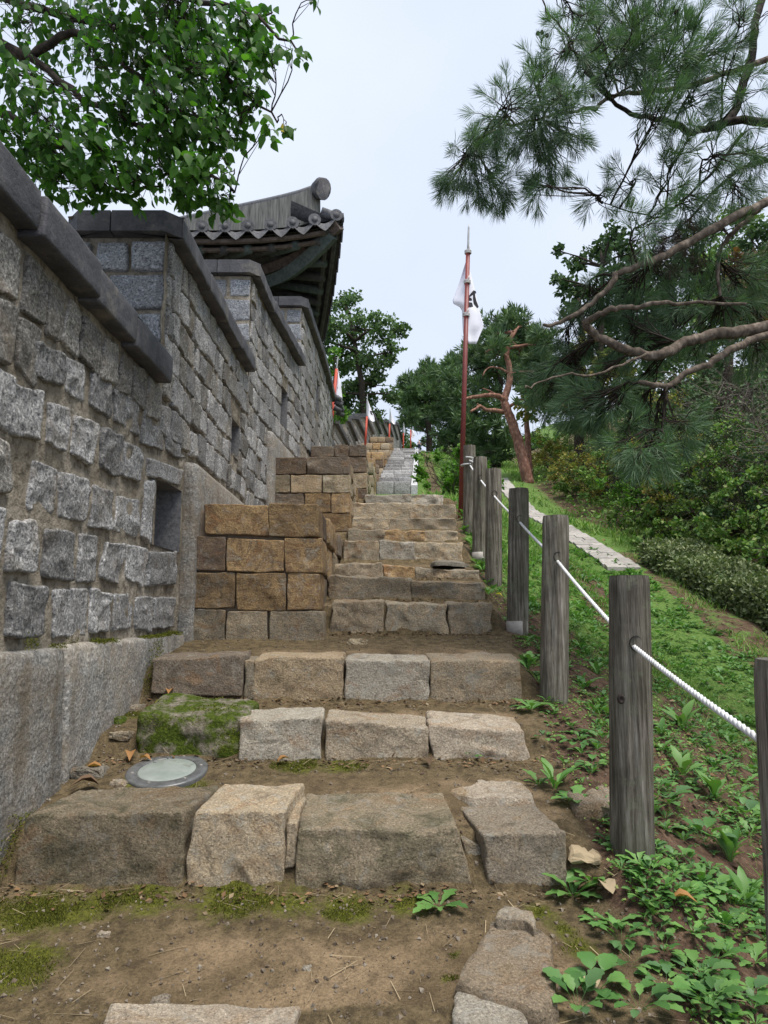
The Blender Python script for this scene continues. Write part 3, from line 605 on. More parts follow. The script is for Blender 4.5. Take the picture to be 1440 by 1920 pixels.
# ---------------------------------------------------------------- the fortress wall: merlon by merlon
def XW(Y): return float(np.interp(Y, [0, 9, 11.4, 13.9, 17.3, 24, 29, 33, 37, 41, 45, 50, 55, 60, 72], [-1.66, -1.66, -1.46, -1.37, -1.32, -2.35, -2.05, -1.75, -1.5, -1.1, -.7, -.2, .35, .8, 1.9]))
def wq(y, z, out=0.): return Vector((XW(y) + out, y, z))
def wall_thing(i, y0, loc_z, label):
    return thing('merlon_wall', (XW(y0) - .4, y0, loc_z), label, 'stone wall', 'stepped merlon sections of the fortress wall')
def core(t, y0, y1, zb, zt, holes=(), thick=.8, inset=.016):
    """mortar body, front face broken by loophole recesses"""
    ny_ = max(6, int((y1 - y0) / .07)); nz_ = max(4, int((zt - zb) / .07))
    ys = sorted(set([y0, y1] + [h[k] for h in holes for k in (0, 1)] + [y0 + (y1 - y0) * k / ny_ for k in range(ny_ + 1)]))
    zs = sorted(set([zb, zt] + [h[k] for h in holes for k in (2, 3)] + [zb + (zt - zb) * k / nz_ for k in range(nz_ + 1)]))
    V = []; F = []; idx = {}
    def vid(y, z, o):
        key = (round(y, 4), round(z, 4), o)
        if key not in idx: idx[key] = len(V); V.append(wq(y, z, o + .014 * float(fbm([[y * 5, z * 5, 0]], 77, 2)[0])))
        return idx[key]
    for a, b in zip(ys, ys[1:]):
        for c, d in zip(zs, zs[1:]):
            cy, cz = (a + b) / 2, (c + d) / 2
            if any(h[0] < cy < h[1] and h[2] < cz < h[3] for h in holes): continue
            F.append((vid(a, c, -inset), vid(b, c, -inset), vid(b, d, -inset), vid(a, d, -inset)))
    V += [wq(y0, zb, -inset), wq(y1, zb, -inset), wq(y0, zt, -inset), wq(y1, zt, -inset), wq(y0, zb, -thick), wq(y1, zb, -thick), wq(y0, zt, -thick), wq(y1, zt, -thick)]
    n = len(V) - 8; F += [(n + 4, n, n + 2, n + 6), (n + 1, n + 5, n + 7, n + 3), (n + 5, n + 4, n + 6, n + 7), (n + 2, n + 3, n + 7, n + 6)]
    mb = MB(); mb.add(V, F); link('mortar', mb.mesh('mortar', M['mortar']), t)
    for h in holes:
        a, b, c, d = h; e = .55
        mb = MB(); P = [wq(y, z, o) for o in (-.002, -e) for y, z in ((a, c), (b, c), (b, d), (a, d))]
        mb.add(P, [(0, 1, 5, 4), (1, 2, 6, 5), (2, 3, 7, 6), (3, 0, 4, 7), (4, 5, 6, 7)]); link('loophole', mb.mesh('loophole', M['void']), t)
def wstone(t, yz, mat='granite', prot=.0, chis=.028, n=(7, 7), r=.016, amp=.009):
    """yz: TL,TR,BR,BL in (Y,Z) on the wall face"""
    Fq = [wq(y, z, .014 + prot) for y, z in yz]
    return stone_obj('stone', Fq, (-.13, 0, 0), M[mat], t, r=r, amp=amp, n=n, chis=chis, seed=sd_(), rings=2, freq=10)
def courses(t, y0, y1, zb, zt, holes=(), rowh=.27, gap=.026, mat='granite', skip=None, n=(6, 6), wmin=.15, wmax=.31):
    rows = max(1, round((zt - zb) / rowh)); h = (zt - zb) / rows
    for k in range(rows):
        za, zb2 = zb + k * h, zb + (k + 1) * h; y = y0 - random.uniform(0, .1)
        while y < y1 - .05:
            L = random.uniform(wmin, wmax); y2 = y + L
            if y1 - y2 < .1: y2 = y1
            a, b = max(y, y0) + gap * .5, min(y2, y1) - gap * .5; ok = b - a > .05
            zc_, zd = za + gap * random.uniform(.3, .8), zb2 - gap * random.uniform(.3, .8)
            for hh in holes:
                if b > hh[0] - .02 and a < hh[1] + .02 and zd > hh[2] - .02 and zc_ < hh[3] + .02:
                    if a < hh[0] - .1: b = hh[0] - .012
                    elif b > hh[1] + .1: a = hh[1] + .012
                    else: ok = False
            if ok and skip and skip((a + b) / 2, (zc_ + zd) / 2): ok = False
            if ok:
                j = lambda s=.024: random.uniform(-s, s)
                wstone(t, [(a + j(), zd + j()), (b + j(), zd + j()), (b + j(), zc_ + j()), (a + j(), zc_ + j())], random.choice([mat, mat, mat, 'granite_stained']) if mat == 'granite' else mat, prot=random.uniform(-.008, .01), chis=.03, n=n)
            y = y2
def cope(t, y0, y1, zt, out=.10, th=.17, cuts=(), thick=.8, endcap=True, chamfer=.12, fall=0.):
    """dark coping slabs along the inner top edge, across the near end, and the rounded mortar cap"""
    ys = [y0] + list(cuts) + [y1]
    for a, b in zip(ys, ys[1:]):
        dz = random.uniform(-.006, .006) + fall * ((a + b) / 2 - y0) / (y1 - y0); o2 = random.uniform(-.01, .01)
        zz = zt + dz; nn_ = max(6, int((b - a) / .09))
        V, F = rock([wq(a + .002, zz, out + o2), wq(b - .006, zz, out + o2), wq(b - .006, zz - th, out + o2), wq(a + .002, zz - th, out + o2)], (-(out + .07), 0, 0), r=.014, amp=.0055, n=(nn_, 5), chis=.004, seed=sd_(), rings=3, freq=9)
        link('coping_slab', mesh_np('coping_slab', V, F, M['coping']), t)
    if endcap:
        x0 = XW(y0) - thick; x1 = XW(y0) + out; mid = x0 + (x1 - x0) * .42
        for a, b, cl, cr in ((x0, mid - .008, chamfer, 0), (mid, x1 - .001, 0, chamfer)):
            pl = [(a + cl, y0 - .11), (b - cr, y0 - .11)] + ([(b, y0 - .11 + cr)] if cr else []) + [(b, y0 - .003), (a, y0 - .003)] + ([(a, y0 - .11 + cl)] if cl else [])
            m_ = len(pl); V = [(x, y, zt - th) for x, y in pl] + [(x, y, zt) for x, y in pl]
            F = [tuple(range(m_ - 1, -1, -1)), tuple(range(m_, 2 * m_))] + [(i, (i + 1) % m_, m_ + (i + 1) % m_, m_ + i) for i in range(m_)]
            mb = MB(); mb.add(V, F); o = link('coping_slab', mb.mesh('coping_slab', M['coping']), t); bv = o.modifiers.new('bevel', 'BEVEL'); bv.width = .014; bv.segments = 2
    # cap
    n, mm = 10, 6; V = []; F = []
    for i in range(n + 1):
        f = i / n; y = y0 - .06 + (y1 - y0 + .02) * f
        for j in range(mm + 1):
            u = j / mm; x = XW(max(y, y0)) - thick + .02 + (thick + .02) * u; e = min(1, math.sin(math.pi * u) * 1.5) * min(1, f * 6 + .1) 
            V.append((x, y, zt - .02 + .13 * min(1, e)))
    for i in range(n):
        for j in range(mm): a = i * (mm + 1) + j; F.append((a, a + 1, a + mm + 2, a + mm + 1))
    A = np.array(V); A[:, 2] += fbm(A * 6, 4) * .012
    mb = MB(); mb.add([tuple(v) for v in A], F); link('mortar_cap', mb.mesh('mortar_cap', M['capmortar'], True), t)
def end_stones(t, y, x0, x1, zb, zt):
    z = zt
    for row in range(int((zt - zb) / .3) + 1):
        h = .27 + .05 * (row % 2); z1, z0 = z - .02, z - h
        if z0 < zb - .25: break
        xs = [x1 - (.40 if row % 2 else .22)]
        cuts = [x0] + ([x0 + .22, x0 + .5] if row % 2 == 0 else [x0 + .34]) + [x1]
        for a, b in zip(cuts, cuts[1:]):
            j = lambda: random.uniform(-.012, .012)
            Fq = [(a + .02 + j(), y - .015, z1 + j()), (b - .02 + j(), y - .015, z1 + j()), (b - .02 + j(), y - .015, z0 + .02 + j()), (a + .02 + j(), y - .015, z0 + .02 + j())]
            stone_obj('stone', Fq, (0, .12, 0), M['granite_end'], t, r=.02, amp=.006, n=(6, 5), chis=.012, seed=sd_(), rings=2)
        z = z0
# section 1 (nearest): stones surveyed one by one
X1 = -1.66
s1 = wall_thing(1, 1.2, -.2, 'nearest and lowest merlon of the grey stone wall, with a long dark coping')
core(s1, 1.0, 5.03, -.35, 1.75)
def zz2(x, y): return x / 3., 640 + y / 3.
def yz_(p): q = onX(*zz2(*p), X1 + .02); return (q.y, q.z)
SURV = [
 [(95, 1370), (285, 1395), (265, 1660), (60, 1660)], [(330, 1400), (525, 1400), (512, 1650), (330, 1660)], [(538, 1400), (655, 1420), (640, 1630), (522, 1625)], [(665, 1430), (770, 1435), (760, 1620), (660, 1630)],
 [(780, 1440), (875, 1440), (868, 1625), (775, 1610)], [(885, 1440), (1000, 1440), (985, 1610), (880, 1620)],
 [(80, 1010), (230, 1015), (215, 1300), (65, 1300)], [(280, 1045), (440, 1075), (435, 1340), (275, 1310)], [(482, 1085), (575, 1100), (556, 1340), (462, 1335)], [(620, 1130), (725, 1150), (690, 1360), (590, 1330)],
 [(736, 1150), (852, 1175), (830, 1365), (722, 1340)],
 [(225, 665), (360, 735), (320, 970), (180, 930)], [(370, 740), (530, 790), (500, 1020), (347, 980)], [(550, 815), (655, 850), (648, 1060), (532, 1030)], [(682, 860), (815, 900), (800, 1100), (667, 1060)],
 [(75, 235), (265, 290), (240, 550), (75, 505)], [(300, 335), (410, 380), (390, 620), (290, 570)], [(450, 415), (590, 470), (545, 695), (425, 630)], [(602, 490), (715, 540), (688, 760), (587, 700)], [(725, 560), (822, 610), (815, 790), (712, 750)],
 [(215, -10), (385, 70), (385, 270), (215, 195)], [(400, 80), (510, 140), (495, 340), (390, 270)], [(545, 170), (650, 220), (650, 440), (537, 370)], [(665, 270), (800, 330), (800, 530), (675, 450)], [(830, 390), (940, 450), (940, 620), (822, 560)], [(957, 490), (1030, 530), (1025, 670), (950, 610)]]
occ = []
for q in SURV:
    p = [yz_(v) for v in q]; cy_ = sum(v[0] for v in p) / 4; cz_ = sum(v[1] for v in p) / 4; p = [(cy_ + (v[0] - cy_) * .97 + random.uniform(-.008, .008), cz_ + (v[1] - cz_) * 1.05 + random.uniform(-.008, .008)) for v in p]; ce = (sum(v[0] for v in p) / 4, sum(v[1] for v in p) / 4)
    if ce[0] < 5.0: wstone(s1, p, prot=random.uniform(-.012, .006), n=(15, 15), chis=.036, amp=.0115)
    occ.append((min(v[0] for v in p), max(v[0] for v in p), min(v[1] for v in p), max(v[1] for v in p)))
occ_skip = lambda y, z: any(a - .03 < y < b + .03 and c - .03 < z < d + .03 for a, b, c, d in occ)
ymin = min(o[0] for o in occ)
courses(s1, 1.0, 3.02, -.10, 1.06, rowh=.285, wmin=.17, wmax=.27, gap=.045, skip=lambda y, z: y > 2.95 or occ_skip(y, z), n=(14, 14))
courses(s1, 1.0, 5.0, 1.07, 1.66, rowh=.285, wmin=.17, wmax=.28, gap=.04, skip=occ_skip, n=(12, 12), mat='granite_stained')
cope(s1, 1.0, 4.93, 1.955, th=.2, fall=-.085, cuts=(1.9, 2.95, 3.6, 4.2), endcap=False)
for a, b in ((1.6, 3.58), (3.592, 5.68)):
    V, F = rock([(-1.60, a, -.165), (-1.60, b, -.165), (-1.58, b, -1.2), (-1.58, a, -1.2)], (-.2, 0, 0), r=.035, amp=.012, n=(16, 8), chis=.008, seed=sd_(), rings=3)
    link('plinth_stone', mesh_np('plinth_stone', V, F, M['plinth']), s1)
# section 2
HOLE = [yz_(p) for p in ((890, 810), (1030, 840), (1028, 1170), (866, 1140))]
h2 = (min(p[0] for p in HOLE) + .02, max(p[0] for p in HOLE) - .02, HOLE[3][1], HOLE[1][1])
s2 = wall_thing(2, 5.02, -.2, 'second merlon of the grey stone wall, rising directly above the nearest one')
hb = [(7.35, 7.75, 1.72, 2.12)]
core(s2, 5.031, 5.74, -.4, 2.9, holes=[h2]); core(s2, 5.742, 8.2, .6, 2.9, holes=hb)
occ.append((h2[0], h2[1] + .1, h2[2], h2[3]))
for q in SURV + [[(1010, 1210 - 30), (1000, 1370), (845, 1380), (860, 1190)]]:
    p = [yz_(v) for v in q]
    if sum(v[0] for v in p) / 4 >= 5.0: wstone(s2, p, n=(8, 8), chis=.03)
for q in ([(855, 655), (1045, 725), (1018, 815), (857, 755)], [(838, 790), (887, 775), (862, 1145), (822, 1100)], [(858, 1180), (1000, 1205), (990, 1365), (847, 1375)]):
    wstone(s2, [yz_(v) for v in q], n=(8, 8), chis=.02)
courses(s2, 5.02, 5.74, HOLE[1][1] + .28, 1.30, skip=occ_skip); courses(s2, 5.02, 8.18, 1.33, 2.86, holes=hb, n=(6, 6))
cope(s2, 5.02, 8.05, 3.05, cuts=(5.9, 6.6, 7.3))
end_stones(s2, 5.0, -2.46, -1.66, 1.9, 2.86)
V, F = rock([(-1.72, 5.69, 1.27), (-1.555, 5.69, 1.25), (-1.555, 5.69, -.4), (-1.72, 5.69, -.4)], (0, 3.6, -.05), r=.05, amp=.012, n=(5, 12), chis=.01, seed=sd_(), rings=8)
link('plinth_stone', mesh_np('plinth_stone', V, F, M['plinth']), s2)
# section 3
s3 = wall_thing(3, 8.2, .6, 'third merlon of the grey stone wall, half way along, with two dark loopholes')
hc = [(10.15, 10.6, 2.85, 3.45)]
core(s3, 8.22, 9.4, .7, 4.2); core(s3, 9.402, 11.68, 1.8, 4.2, holes=hc)
courses(s3, 8.24, 9.4, 1.22, 2.55, n=(5, 5), rowh=.28); courses(s3, 8.24, 11.66, 2.58, 4.16, holes=hc, n=(5, 5), rowh=.28)
cope(s3, 8.24, 11.5, 4.38, cuts=(9.3, 10.4))
end_stones(s3, 8.22, -2.46, -1.66, 3.1, 4.18)
V, F = rock([(-1.74, 9.42, 2.55), (-1.545, 9.42, 2.52), (-1.545, 9.42, .9), (-1.74, 9.42, .9)], (.18, 2.6, 0), r=.05, amp=.012, n=(5, 12), chis=.01, seed=sd_(), rings=8)
link('plinth_stone', mesh_np('plinth_stone', V, F, M['plinth']), s3)
# section 4
s4 = wall_thing(4, 11.7, 1.8, 'fourth merlon of the grey stone wall, under the pavilion roof corner')
hd = [(13.6, 14.1, 4.1, 4.75)]
core(s4, 11.7, 17.4, 2.0, 5.38, holes=hd)
courses(s4, 11.72, 17.38, 3.0, 5.34, holes=hd, n=(4, 4), rowh=.3, wmin=.2, wmax=.42)
cope(s4, 11.72, 17.3, 5.56, cuts=(12.7, 13.8, 15, 16.2))
end_stones(s4, 11.7, XW(11.7) - .8, XW(11.7), 4.3, 5.36)
for k in range(7):
    a = random.uniform(-.15, .15); mb = MB(); V, F = tube([(XW(17.3) + .05 + a * .3, 17.2 + a, 5.5 - k * .06), (XW(17.3) + .24 + a * .3, 17.25 + a, 5.42 - k * .06)], [.075, .06], 9); mb.add(V, F); link('tile_end', mb.mesh('tile_end', M['tile'], True), s4)
# far merlons
YS = [19.5, 24, 28.5, 32.5, 36.5, 40.5, 44.5, 49, 54, 59, 65, 72]
fplace = ['lowest', 'second', 'third', 'fourth', 'fifth', 'sixth', 'seventh', 'eighth', 'ninth', 'tenth', 'last']
for k in range(len(YS) - 1):
    a, b = YS[k], YS[k + 1]; zb = float(S(a)) - .5; zt = float(S((a + b) / 2)) + 2.15
    t = wall_thing(k, a, zb, f'small far merlon of the wall beyond the terraces, {fplace[k]} going uphill from the near wall')
    core(t, a, b - .01, zb, zt - .16, inset=.02)
    VV = []; FF = []; c = 0; hrow = .36
    for r_ in range(int((zt - .2 - zb) / hrow)):
        y = a
        while y < b - .1:
            y2 = min(y + random.uniform(.3, .55), b)
            V, F = rock([wq(y + .02, zt - .2 - r_ * hrow, .02), wq(y2 - .02, zt - .2 - r_ * hrow, .02), wq(y2 - .02, zt - .2 - (r_ + 1) * hrow + .04, .02), wq(y + .02, zt - .2 - (r_ + 1) * hrow + .04, .02)], (-.15, 0, 0), r=.04, amp=.02, n=(2, 2), chis=.03, seed=sd_(), rings=1)
            VV.append(V); FF.append(F + c); c += len(V); y = y2
    link('stonework', mesh_np('stonework', np.concatenate(VV), np.concatenate(FF), M['granite_far']), t, 'stuff')
    cope(t, a, b - .05, zt, out=.16, th=.24, cuts=(a + (b - a) * .5,), chamfer=.12)

# ---------------------------------------------------------------- pavilion roof over the wall
pv = thing('pavilion', (-3.2, 14.5, 3.5), 'tile roofed timber pavilion with upturned eave corner behind the wall', 'pavilion')
aR = R(9.6); E1 = Vector((-math.cos(aR), -math.sin(aR), 0)); E2 = Vector((-math.sin(aR), math.cos(aR), 0)); UP = Vector((0, 0, 1))
PC = onY(641, 405, 11.5)
def eave(s, side):
    """point on the eave line, s metres from the corner along front (0) or flank (1)"""
    d = E1 if side == 0 else E2
    return PC + d * s + UP * (-.62 * (1 - math.exp(-s * .62)))
NT = 11; SP = .385
def slope_dir(side): return (E2 if side == 0 else E1)
def rise(t): return .34 * t + .035 * t * t
for side in (0, 1):
    for k in range(NT):
        s = .10 + k * SP; p = eave(s, side); d = slope_dir(side)
        maxl = min(2.6, max(.12, s * .92)); nseg = max(1, int(maxl / .34)) if s > .2 else 1
        for q in range(min(nseg, 5)):
            a = p + d * (q * .34) + UP * rise(q * .34); b = p + d * (q * .34 + .36) + UP * (rise(q * .34 + .36) + .0)
            mb = MB(); mb.add(*tube([a + UP * .03, b + UP * .02], [.093, .082], 12)); link('round_tile', mb.mesh('round_tile', M['tile'], True), pv)
        out = -d
        mb = MB(); mb.add(*tube([p + out * .035 + UP * .03, p + out * .0 + UP * .03], [.112, .108], 14)); o = link('tile_end_disc', mb.mesh('tile_end_disc', M['tile'], False), pv)
        mb = MB(); mb.add(*tube([p + out * .05 + UP * .03, p + out * .03 + UP * .03], [.05, .06], 10)); link('boss', mb.mesh('boss', M['tile'], True), o)
        # drip tile between this and the next end
        pa, pb = eave(s + .03, side), eave(s + SP - .03, side)
        V = []; F = []; NN = 8
        for i in range(NN + 1):
            u = i / NN; c = pa.lerp(pb, u); sag = -.07 * math.sin(math.pi * u) - .02; lo = sag - .055 - .09 * (1 - abs(2 * u - 1))
            V += [c + UP * (sag + .02) + out * .0, c + UP * lo + out * .045, c + UP * (sag + .02) + d * .9 + UP * rise(.9), c + UP * lo + out * .02]
        for i in range(NN):
            a = i * 4; F += [(a, a + 1, a + 5, a + 4), (a + 2, a, a + 4, a + 6), (a + 1, a + 3, a + 7, a + 5)]
        mb = MB(); mb.add(V, F); link('drip_tile', mb.mesh('drip_tile', M['tile']), pv)
# roof bed and soffit
def fan(side, off, dz, n=14, smax=4.6, dep=3.4):
    V = []; F = []; d = slope_dir(side); m = 6
    for i in range(n + 1):
        s = smax * i / n; 
        for j in range(m + 1):
            t = min(dep, s + .02) * j / m; V.append(eave(s, side) + d * t + UP * (rise(t) + dz))
    for i in range(n):
        for j in range(m): a = i * (m + 1) + j; F.append((a, a + 1, a + m + 2, a + m + 1))
    return V, F
mb = MB()
for sde in (0, 1): mb.add(*fan(sde, 0, -.03))
link('roof_bed', mb.mesh('roof_bed', M['tile']), pv)
mb = MB()
for sde in (0, 1): mb.add(*fan(sde, 0, -.14))
link('soffit_board', mb.mesh('soffit_board', M['timber']), pv)
HD = (E1 + E2).normalized()
for side in (0, 1):
    mb = MB(); pts = [eave(s, side) + slope_dir(side) * .10 + UP * -.18 for s in np.linspace(.05, 4.4, 14)]
    for k_, (dz_, o_, r_) in enumerate(((0, 0, .05), (-.07, .16, .045))): mb.add(*tube([p + UP * dz_ + slope_dir(side) * o_ for p in pts], r_, 6))
    link('eave_board', mb.mesh('eave_board', M['timber_brown' if side == 0 else 'timber']), pv)
    for k in range(10):
        s = .35 + k * .42; p = eave(s, side) + slope_dir(side) * .22 + UP * -.27
        root = PC + (E1 + E2) * 2.2 + (E1 if side == 0 else E2) * (s * .55 - .5) + UP * .05
        mb = MB(); mb.add(*tube([p, p.lerp(root, .5) + UP * -.02, root], [.085, .09, .095], 9)); o = link('rafter', mb.mesh('rafter', M['timber_green' if k % 2 else 'timber'], True), pv)
        q = eave(s, side) + slope_dir(side) * .08 + UP * -.2
# hip rafter
pts = [PC + HD * t + UP * z for t, z in ((.22, -.28), (.7, -.52), (1.4, -.72), (2.4, -.66), (3.4, -.5))]
mb = MB(); mb.add(*tube(smooth_path(pts, 3), .15, 4)); link('hip_rafter', mb.mesh('hip_rafter', M['timber_green']), pv)
pts = [PC + HD * t + UP * z for t, z in ((.05, -.16), (.5, -.32), (1.2, -.46), (2.4, -.42))]
mb = MB(); mb.add(*tube(smooth_path(pts, 3), .12, 4)); link('hip_rafter', mb.mesh('hip_rafter', M['timber_brown']), pv)
# hip ridge: thick plastered ridge with dark end tile
V = []; F = []; side_v = HD.cross(UP); n = 12
for i in range(n + 1):
    t = .62 + 4.8 * i / n; c = PC + HD * t + UP * (.17 + .207 * t + .07 * math.exp(-(t - .62) * 2.5))
    for u, z in ((-.14, -.34), (.14, -.34), (.12, .34), (-.12, .34)): V.append(c + side_v * u + UP * z)
for i in range(n):
    a = i * 4
    for k in range(4): F.append((a + k, a + (k + 1) % 4, a + 4 + (k + 1) % 4, a + 4 + k))
F += [(3, 2, 1, 0), tuple(n * 4 + k for k in range(4))]
mb = MB(); mb.add(V, F); link('hip_ridge', mb.mesh('hip_ridge', M['ridge']), pv)
V = [v for i in range(n + 1) for v in (V[i * 4 + 3] + UP * .0, V[i * 4 + 2] + UP * .0)]
mb = MB(); mb.add(*tube([(V[2 * i] + V[2 * i + 1]) / 2 + UP * .02 for i in range(n + 1)], .11, 8)); link('ridge_cap', mb.mesh('ridge_cap', M['tile'], True), pv)
c = PC + HD * .50 + UP * .66
rs = []; 
for i in range(9):
    f = i / 8; rs.append((c + HD * (.10 - .34 * f) + UP * (-.02 - .03 * f), .20 + .02 * math.sin(f * 3)))
mb = MB(); mb.add(*tube([c + HD * .12 + UP * .05, c + HD * -.02 + UP * .05, c - HD * .06 + UP * .03], [.15, .20, .19], 16)); link('ridge_end_tile', mb.mesh('ridge_end_tile', M['coping'], True), pv)
# beams, posts, boards below
Wc = PC + (E1 + E2) * 1.75
for d_, L in ((E1, 4.2), (E2, 4.2)):
    for z0, hh_, th in ((-.95, .3, .22), (-1.38, .26, .18)):
        a = Wc - d_ * .35; b = Wc + d_ * L; nrm = d_.cross(UP)
        P = [p + nrm * s_ * th / 2 + UP * z for z in (z0, z0 + hh_) for p, s_ in ((a, -1), (a, 1), (b, 1), (b, -1))]
        mb = MB(); mb.add(*hexa(P)); link('beam', mb.mesh('beam', M['timber_green']), pv)
    for k in range(4):
        q = Wc + d_ * (.7 + k * .9); nrm = d_.cross(UP); mb = MB()
        for j, (wd, z) in enumerate(((.14, -.62), (.22, -.5))): mb.add(*box(q.x - wd, q.x + wd, q.y - wd, q.y + wd, PC.z + z - .08, PC.z + z + .05))
        link('bracket', mb.mesh('bracket', M['timber_green']), pv)
for d1, d2 in ((0, 0), (3.4, 0), (0, 3.4), (3.4, 3.4)):
    q = Wc + E1 * d1 + E2 * d2; mb = MB(); mb.add(*tube([Vector((q.x, q.y, 3.2)), Vector((q.x, q.y, PC.z - .9))], [.17, .155], 14)); link('post', mb.mesh('post', M['timber_brown'], True), pv)
q = Wc + E1 * .9; mb = MB(); mb.add(*hexa([q + E1 * a + E2 * b + UP * z for z in (-2.2, -1.4) for a, b in ((0, -.03), (1.3, -.03), (1.3, .03), (0, .03))])); link('wall_panel', mb.mesh('wall_panel', M['yellowwood']), pv)
q = Wc + E1 * .45; mb = MB(); mb.add(*hexa([q + E1 * a + E2 * b + UP * z for z in (-2.3, -1.4) for a, b in ((0, -.05), (.3, -.05), (.3, .05), (0, .05))])); link('blue_board', mb.mesh('blue_board', M['bluewood']), pv)
mb = MB(); fl = PC.z - 2.6
P = [Wc - E1 * .2 - E2 * .2, Wc + E1 * 3.8 - E2 * .2, Wc + E1 * 3.8 + E2 * 3.8, Wc - E1 * .2 + E2 * 3.8]
mb.add(*hexa([Vector((p.x, p.y, z)) for z in (fl - .25, fl) for p in P])); link('floor_deck', mb.mesh('floor_deck', M['timber_brown']), pv)
P = [PC + (E1 + E2) * .9, PC + E1 * 5 + E2 * .9, PC + E1 * 5 + E2 * 5, PC + E2 * 5 + E1 * .9]
mb = MB(); mb.add(*hexa([Vector((p.x, p.y, PC.z + z)) for z in (-.42, -.36) for p in P])); link('ceiling_board', mb.mesh('ceiling_board', M['timber']), pv)
P = [Wc + E1 * .6 + E2 * .6, Wc + E1 * 4.2 + E2 * .6, Wc + E1 * 4.2 + E2 * 4.2, Wc + E1 * .6 + E2 * 4.2]
mb = MB(); mb.add(*hexa([Vector((p.x, p.y, z)) for z in (2.0, fl - .25) for p in P])); link('stone_base', mb.mesh('stone_base', M['granite_far']), pv)

# ---------------------------------------------------------------- rope fence
POSTS = [('G', (1490, 1237), 1.65, -.99), ('A', (1178, 1080), 3.1, 0), ('B', (1041, 968), 4.62, 0), ('C', (972, 917), 5.97, 0), ('D', (925, 880), 7.5, 0), ('E', (900, 858), 8.4, 0), ('F', (880, 836), 9.6, 0)]
BASE = {'A': (1185, 1590), 'B': (1038, 1312), 'C': (970, 1184), 'D': (925, 1090), 'E': (899, 1047), 'F': (880, 985)}
HOLES = {'G': (1455, 1440), 'A': (1187, 1205), 'B': (1041, 1046), 'C': (973, 976), 'D': (926, 928), 'E': (900, 898), 'F': (881, 870)}
plab = {'G': 'grey wooden fence post cut off by the right edge of the picture, nearest', 'A': 'nearest whole wooden fence post with a dark knot and a rope hole near its top',
        'B': 'wooden fence post uphill from the knotted one, rope running through it', 'C': 'wooden fence post with steel sleeve standing by the fourth step', 'D': 'fence post third uphill from the knotted one, beside the fifth step',
        'E': 'slim looking fence post with steel sleeve next to the last post', 'F': 'last fence post uphill behind the red flagpole, rope knotted round it'}
rope_pts = []
for k, top, Y, _ in POSTS:
    tp = onY(*top, Y); bp = onY(*BASE[k], Y) if k in BASE else Vector((tp.x - .03, Y, -1.5)); r0 = .087
    bz = gz1(bp.x, bp.y); bp = Vector((bp.x, bp.y, min(bp.z, bz) - .12))
    t = thing('fence_post', Vector((bp.x, bp.y, bz)), plab[k], 'fence post', 'wooden posts of the rope fence')
    hp = onY(*HOLES[k], Y); axis_ = (tp - bp); f = (hp.z - bp.z) / axis_.z; hc_ = bp + axis_ * f; rope_pts.append(hc_)
    n = 40; rows = [0, .04, .1] + list(np.linspace(.16, .95, 18)) + [.982, .995, 1.]; V = []; F = []
    crack = random.uniform(-2.4, -1.2); tw = random.uniform(-.3, .3)
    for i, u in enumerate(rows):
        c = bp + axis_ * u
        for j in range(n):
            a = 2 * math.pi * j / n; rr = r0 * (1.03 - .05 * u)
            if u > .99: rr *= .955
            elif u > .98: rr *= .99
            dd = abs((a - (crack + tw * u) + math.pi) % (2 * math.pi) - math.pi)
            if dd < .12 and u > .3: rr -= .016 * (1 - dd / .12)
            rr += .0035 * math.sin(a * 5 + u * 3) + .002 * math.sin(a * 13 + u * 7)
            V.append(c + Vector((math.cos(a), math.sin(a), 0)) * rr)
    for i in range(len(rows) - 1):
        for j in range(n): F.append((i * n + j, i * n + (j + 1) % n, (i + 1) * n + (j + 1) % n, (i + 1) * n + j))
    mb = MB(); mb.add(V, F); link('shaft', mb.mesh('shaft', M['wood'], True), t)
    mb = MB(); mb.add([v + Vector((0, 0, .0005)) for v in V[-n:]], [tuple(range(n))]); link('top_face', mb.mesh('top_face', M['endgrain']), t)
    # rope hole: uncut shaft, hole shade painted as a near-black cup on both sides
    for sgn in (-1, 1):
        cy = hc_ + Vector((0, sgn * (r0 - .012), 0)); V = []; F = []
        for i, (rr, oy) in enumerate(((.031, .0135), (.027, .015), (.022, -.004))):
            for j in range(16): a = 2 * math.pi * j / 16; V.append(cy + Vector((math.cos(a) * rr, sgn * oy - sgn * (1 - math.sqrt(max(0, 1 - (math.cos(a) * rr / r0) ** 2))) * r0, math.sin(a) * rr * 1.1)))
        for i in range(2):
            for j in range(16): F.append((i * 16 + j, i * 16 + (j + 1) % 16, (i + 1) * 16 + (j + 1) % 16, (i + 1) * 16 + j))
        F.append(tuple(32 + j for j in range(16))); mb = MB(); mb.add(V, F); link('painted_rope_hole', mb.mesh('painted_rope_hole', M['hole']), t)
    if k in 'CE':
        b2 = Vector((bp.x, bp.y, bz)); V, F = tube([b2 + Vector((0, 0, -.05)), b2 + Vector((0, 0, .085))], .092, 24); mb = MB(); mb.add(V, F); link('steel_sleeve', mb.mesh('steel_sleeve', M['steel'], True), t)
    if k == 'A':
        kc = onY(1165, 1311, Y - r0 + .004); V = []; F = []
        for i, (rr, oy) in enumerate(((.021, .006), (.016, -.004), (.009, -.003), (.005, .002))):
            for j in range(14): a = 2 * math.pi * j / 14; V.append(kc + Vector((math.cos(a) * rr * .8, oy, math.sin(a) * rr)))
        for i in range(3):
            for j in range(14): F.append((i * 14 + j, i * 14 + (j + 1) % 14, (i + 1) * 14 + (j + 1) % 14, (i + 1) * 14 + j))
        F.append(tuple(42 + j for j in range(14))); mb = MB(); mb.add(V, F); link('knot', mb.mesh('knot', M['bark_dark'], True), t)
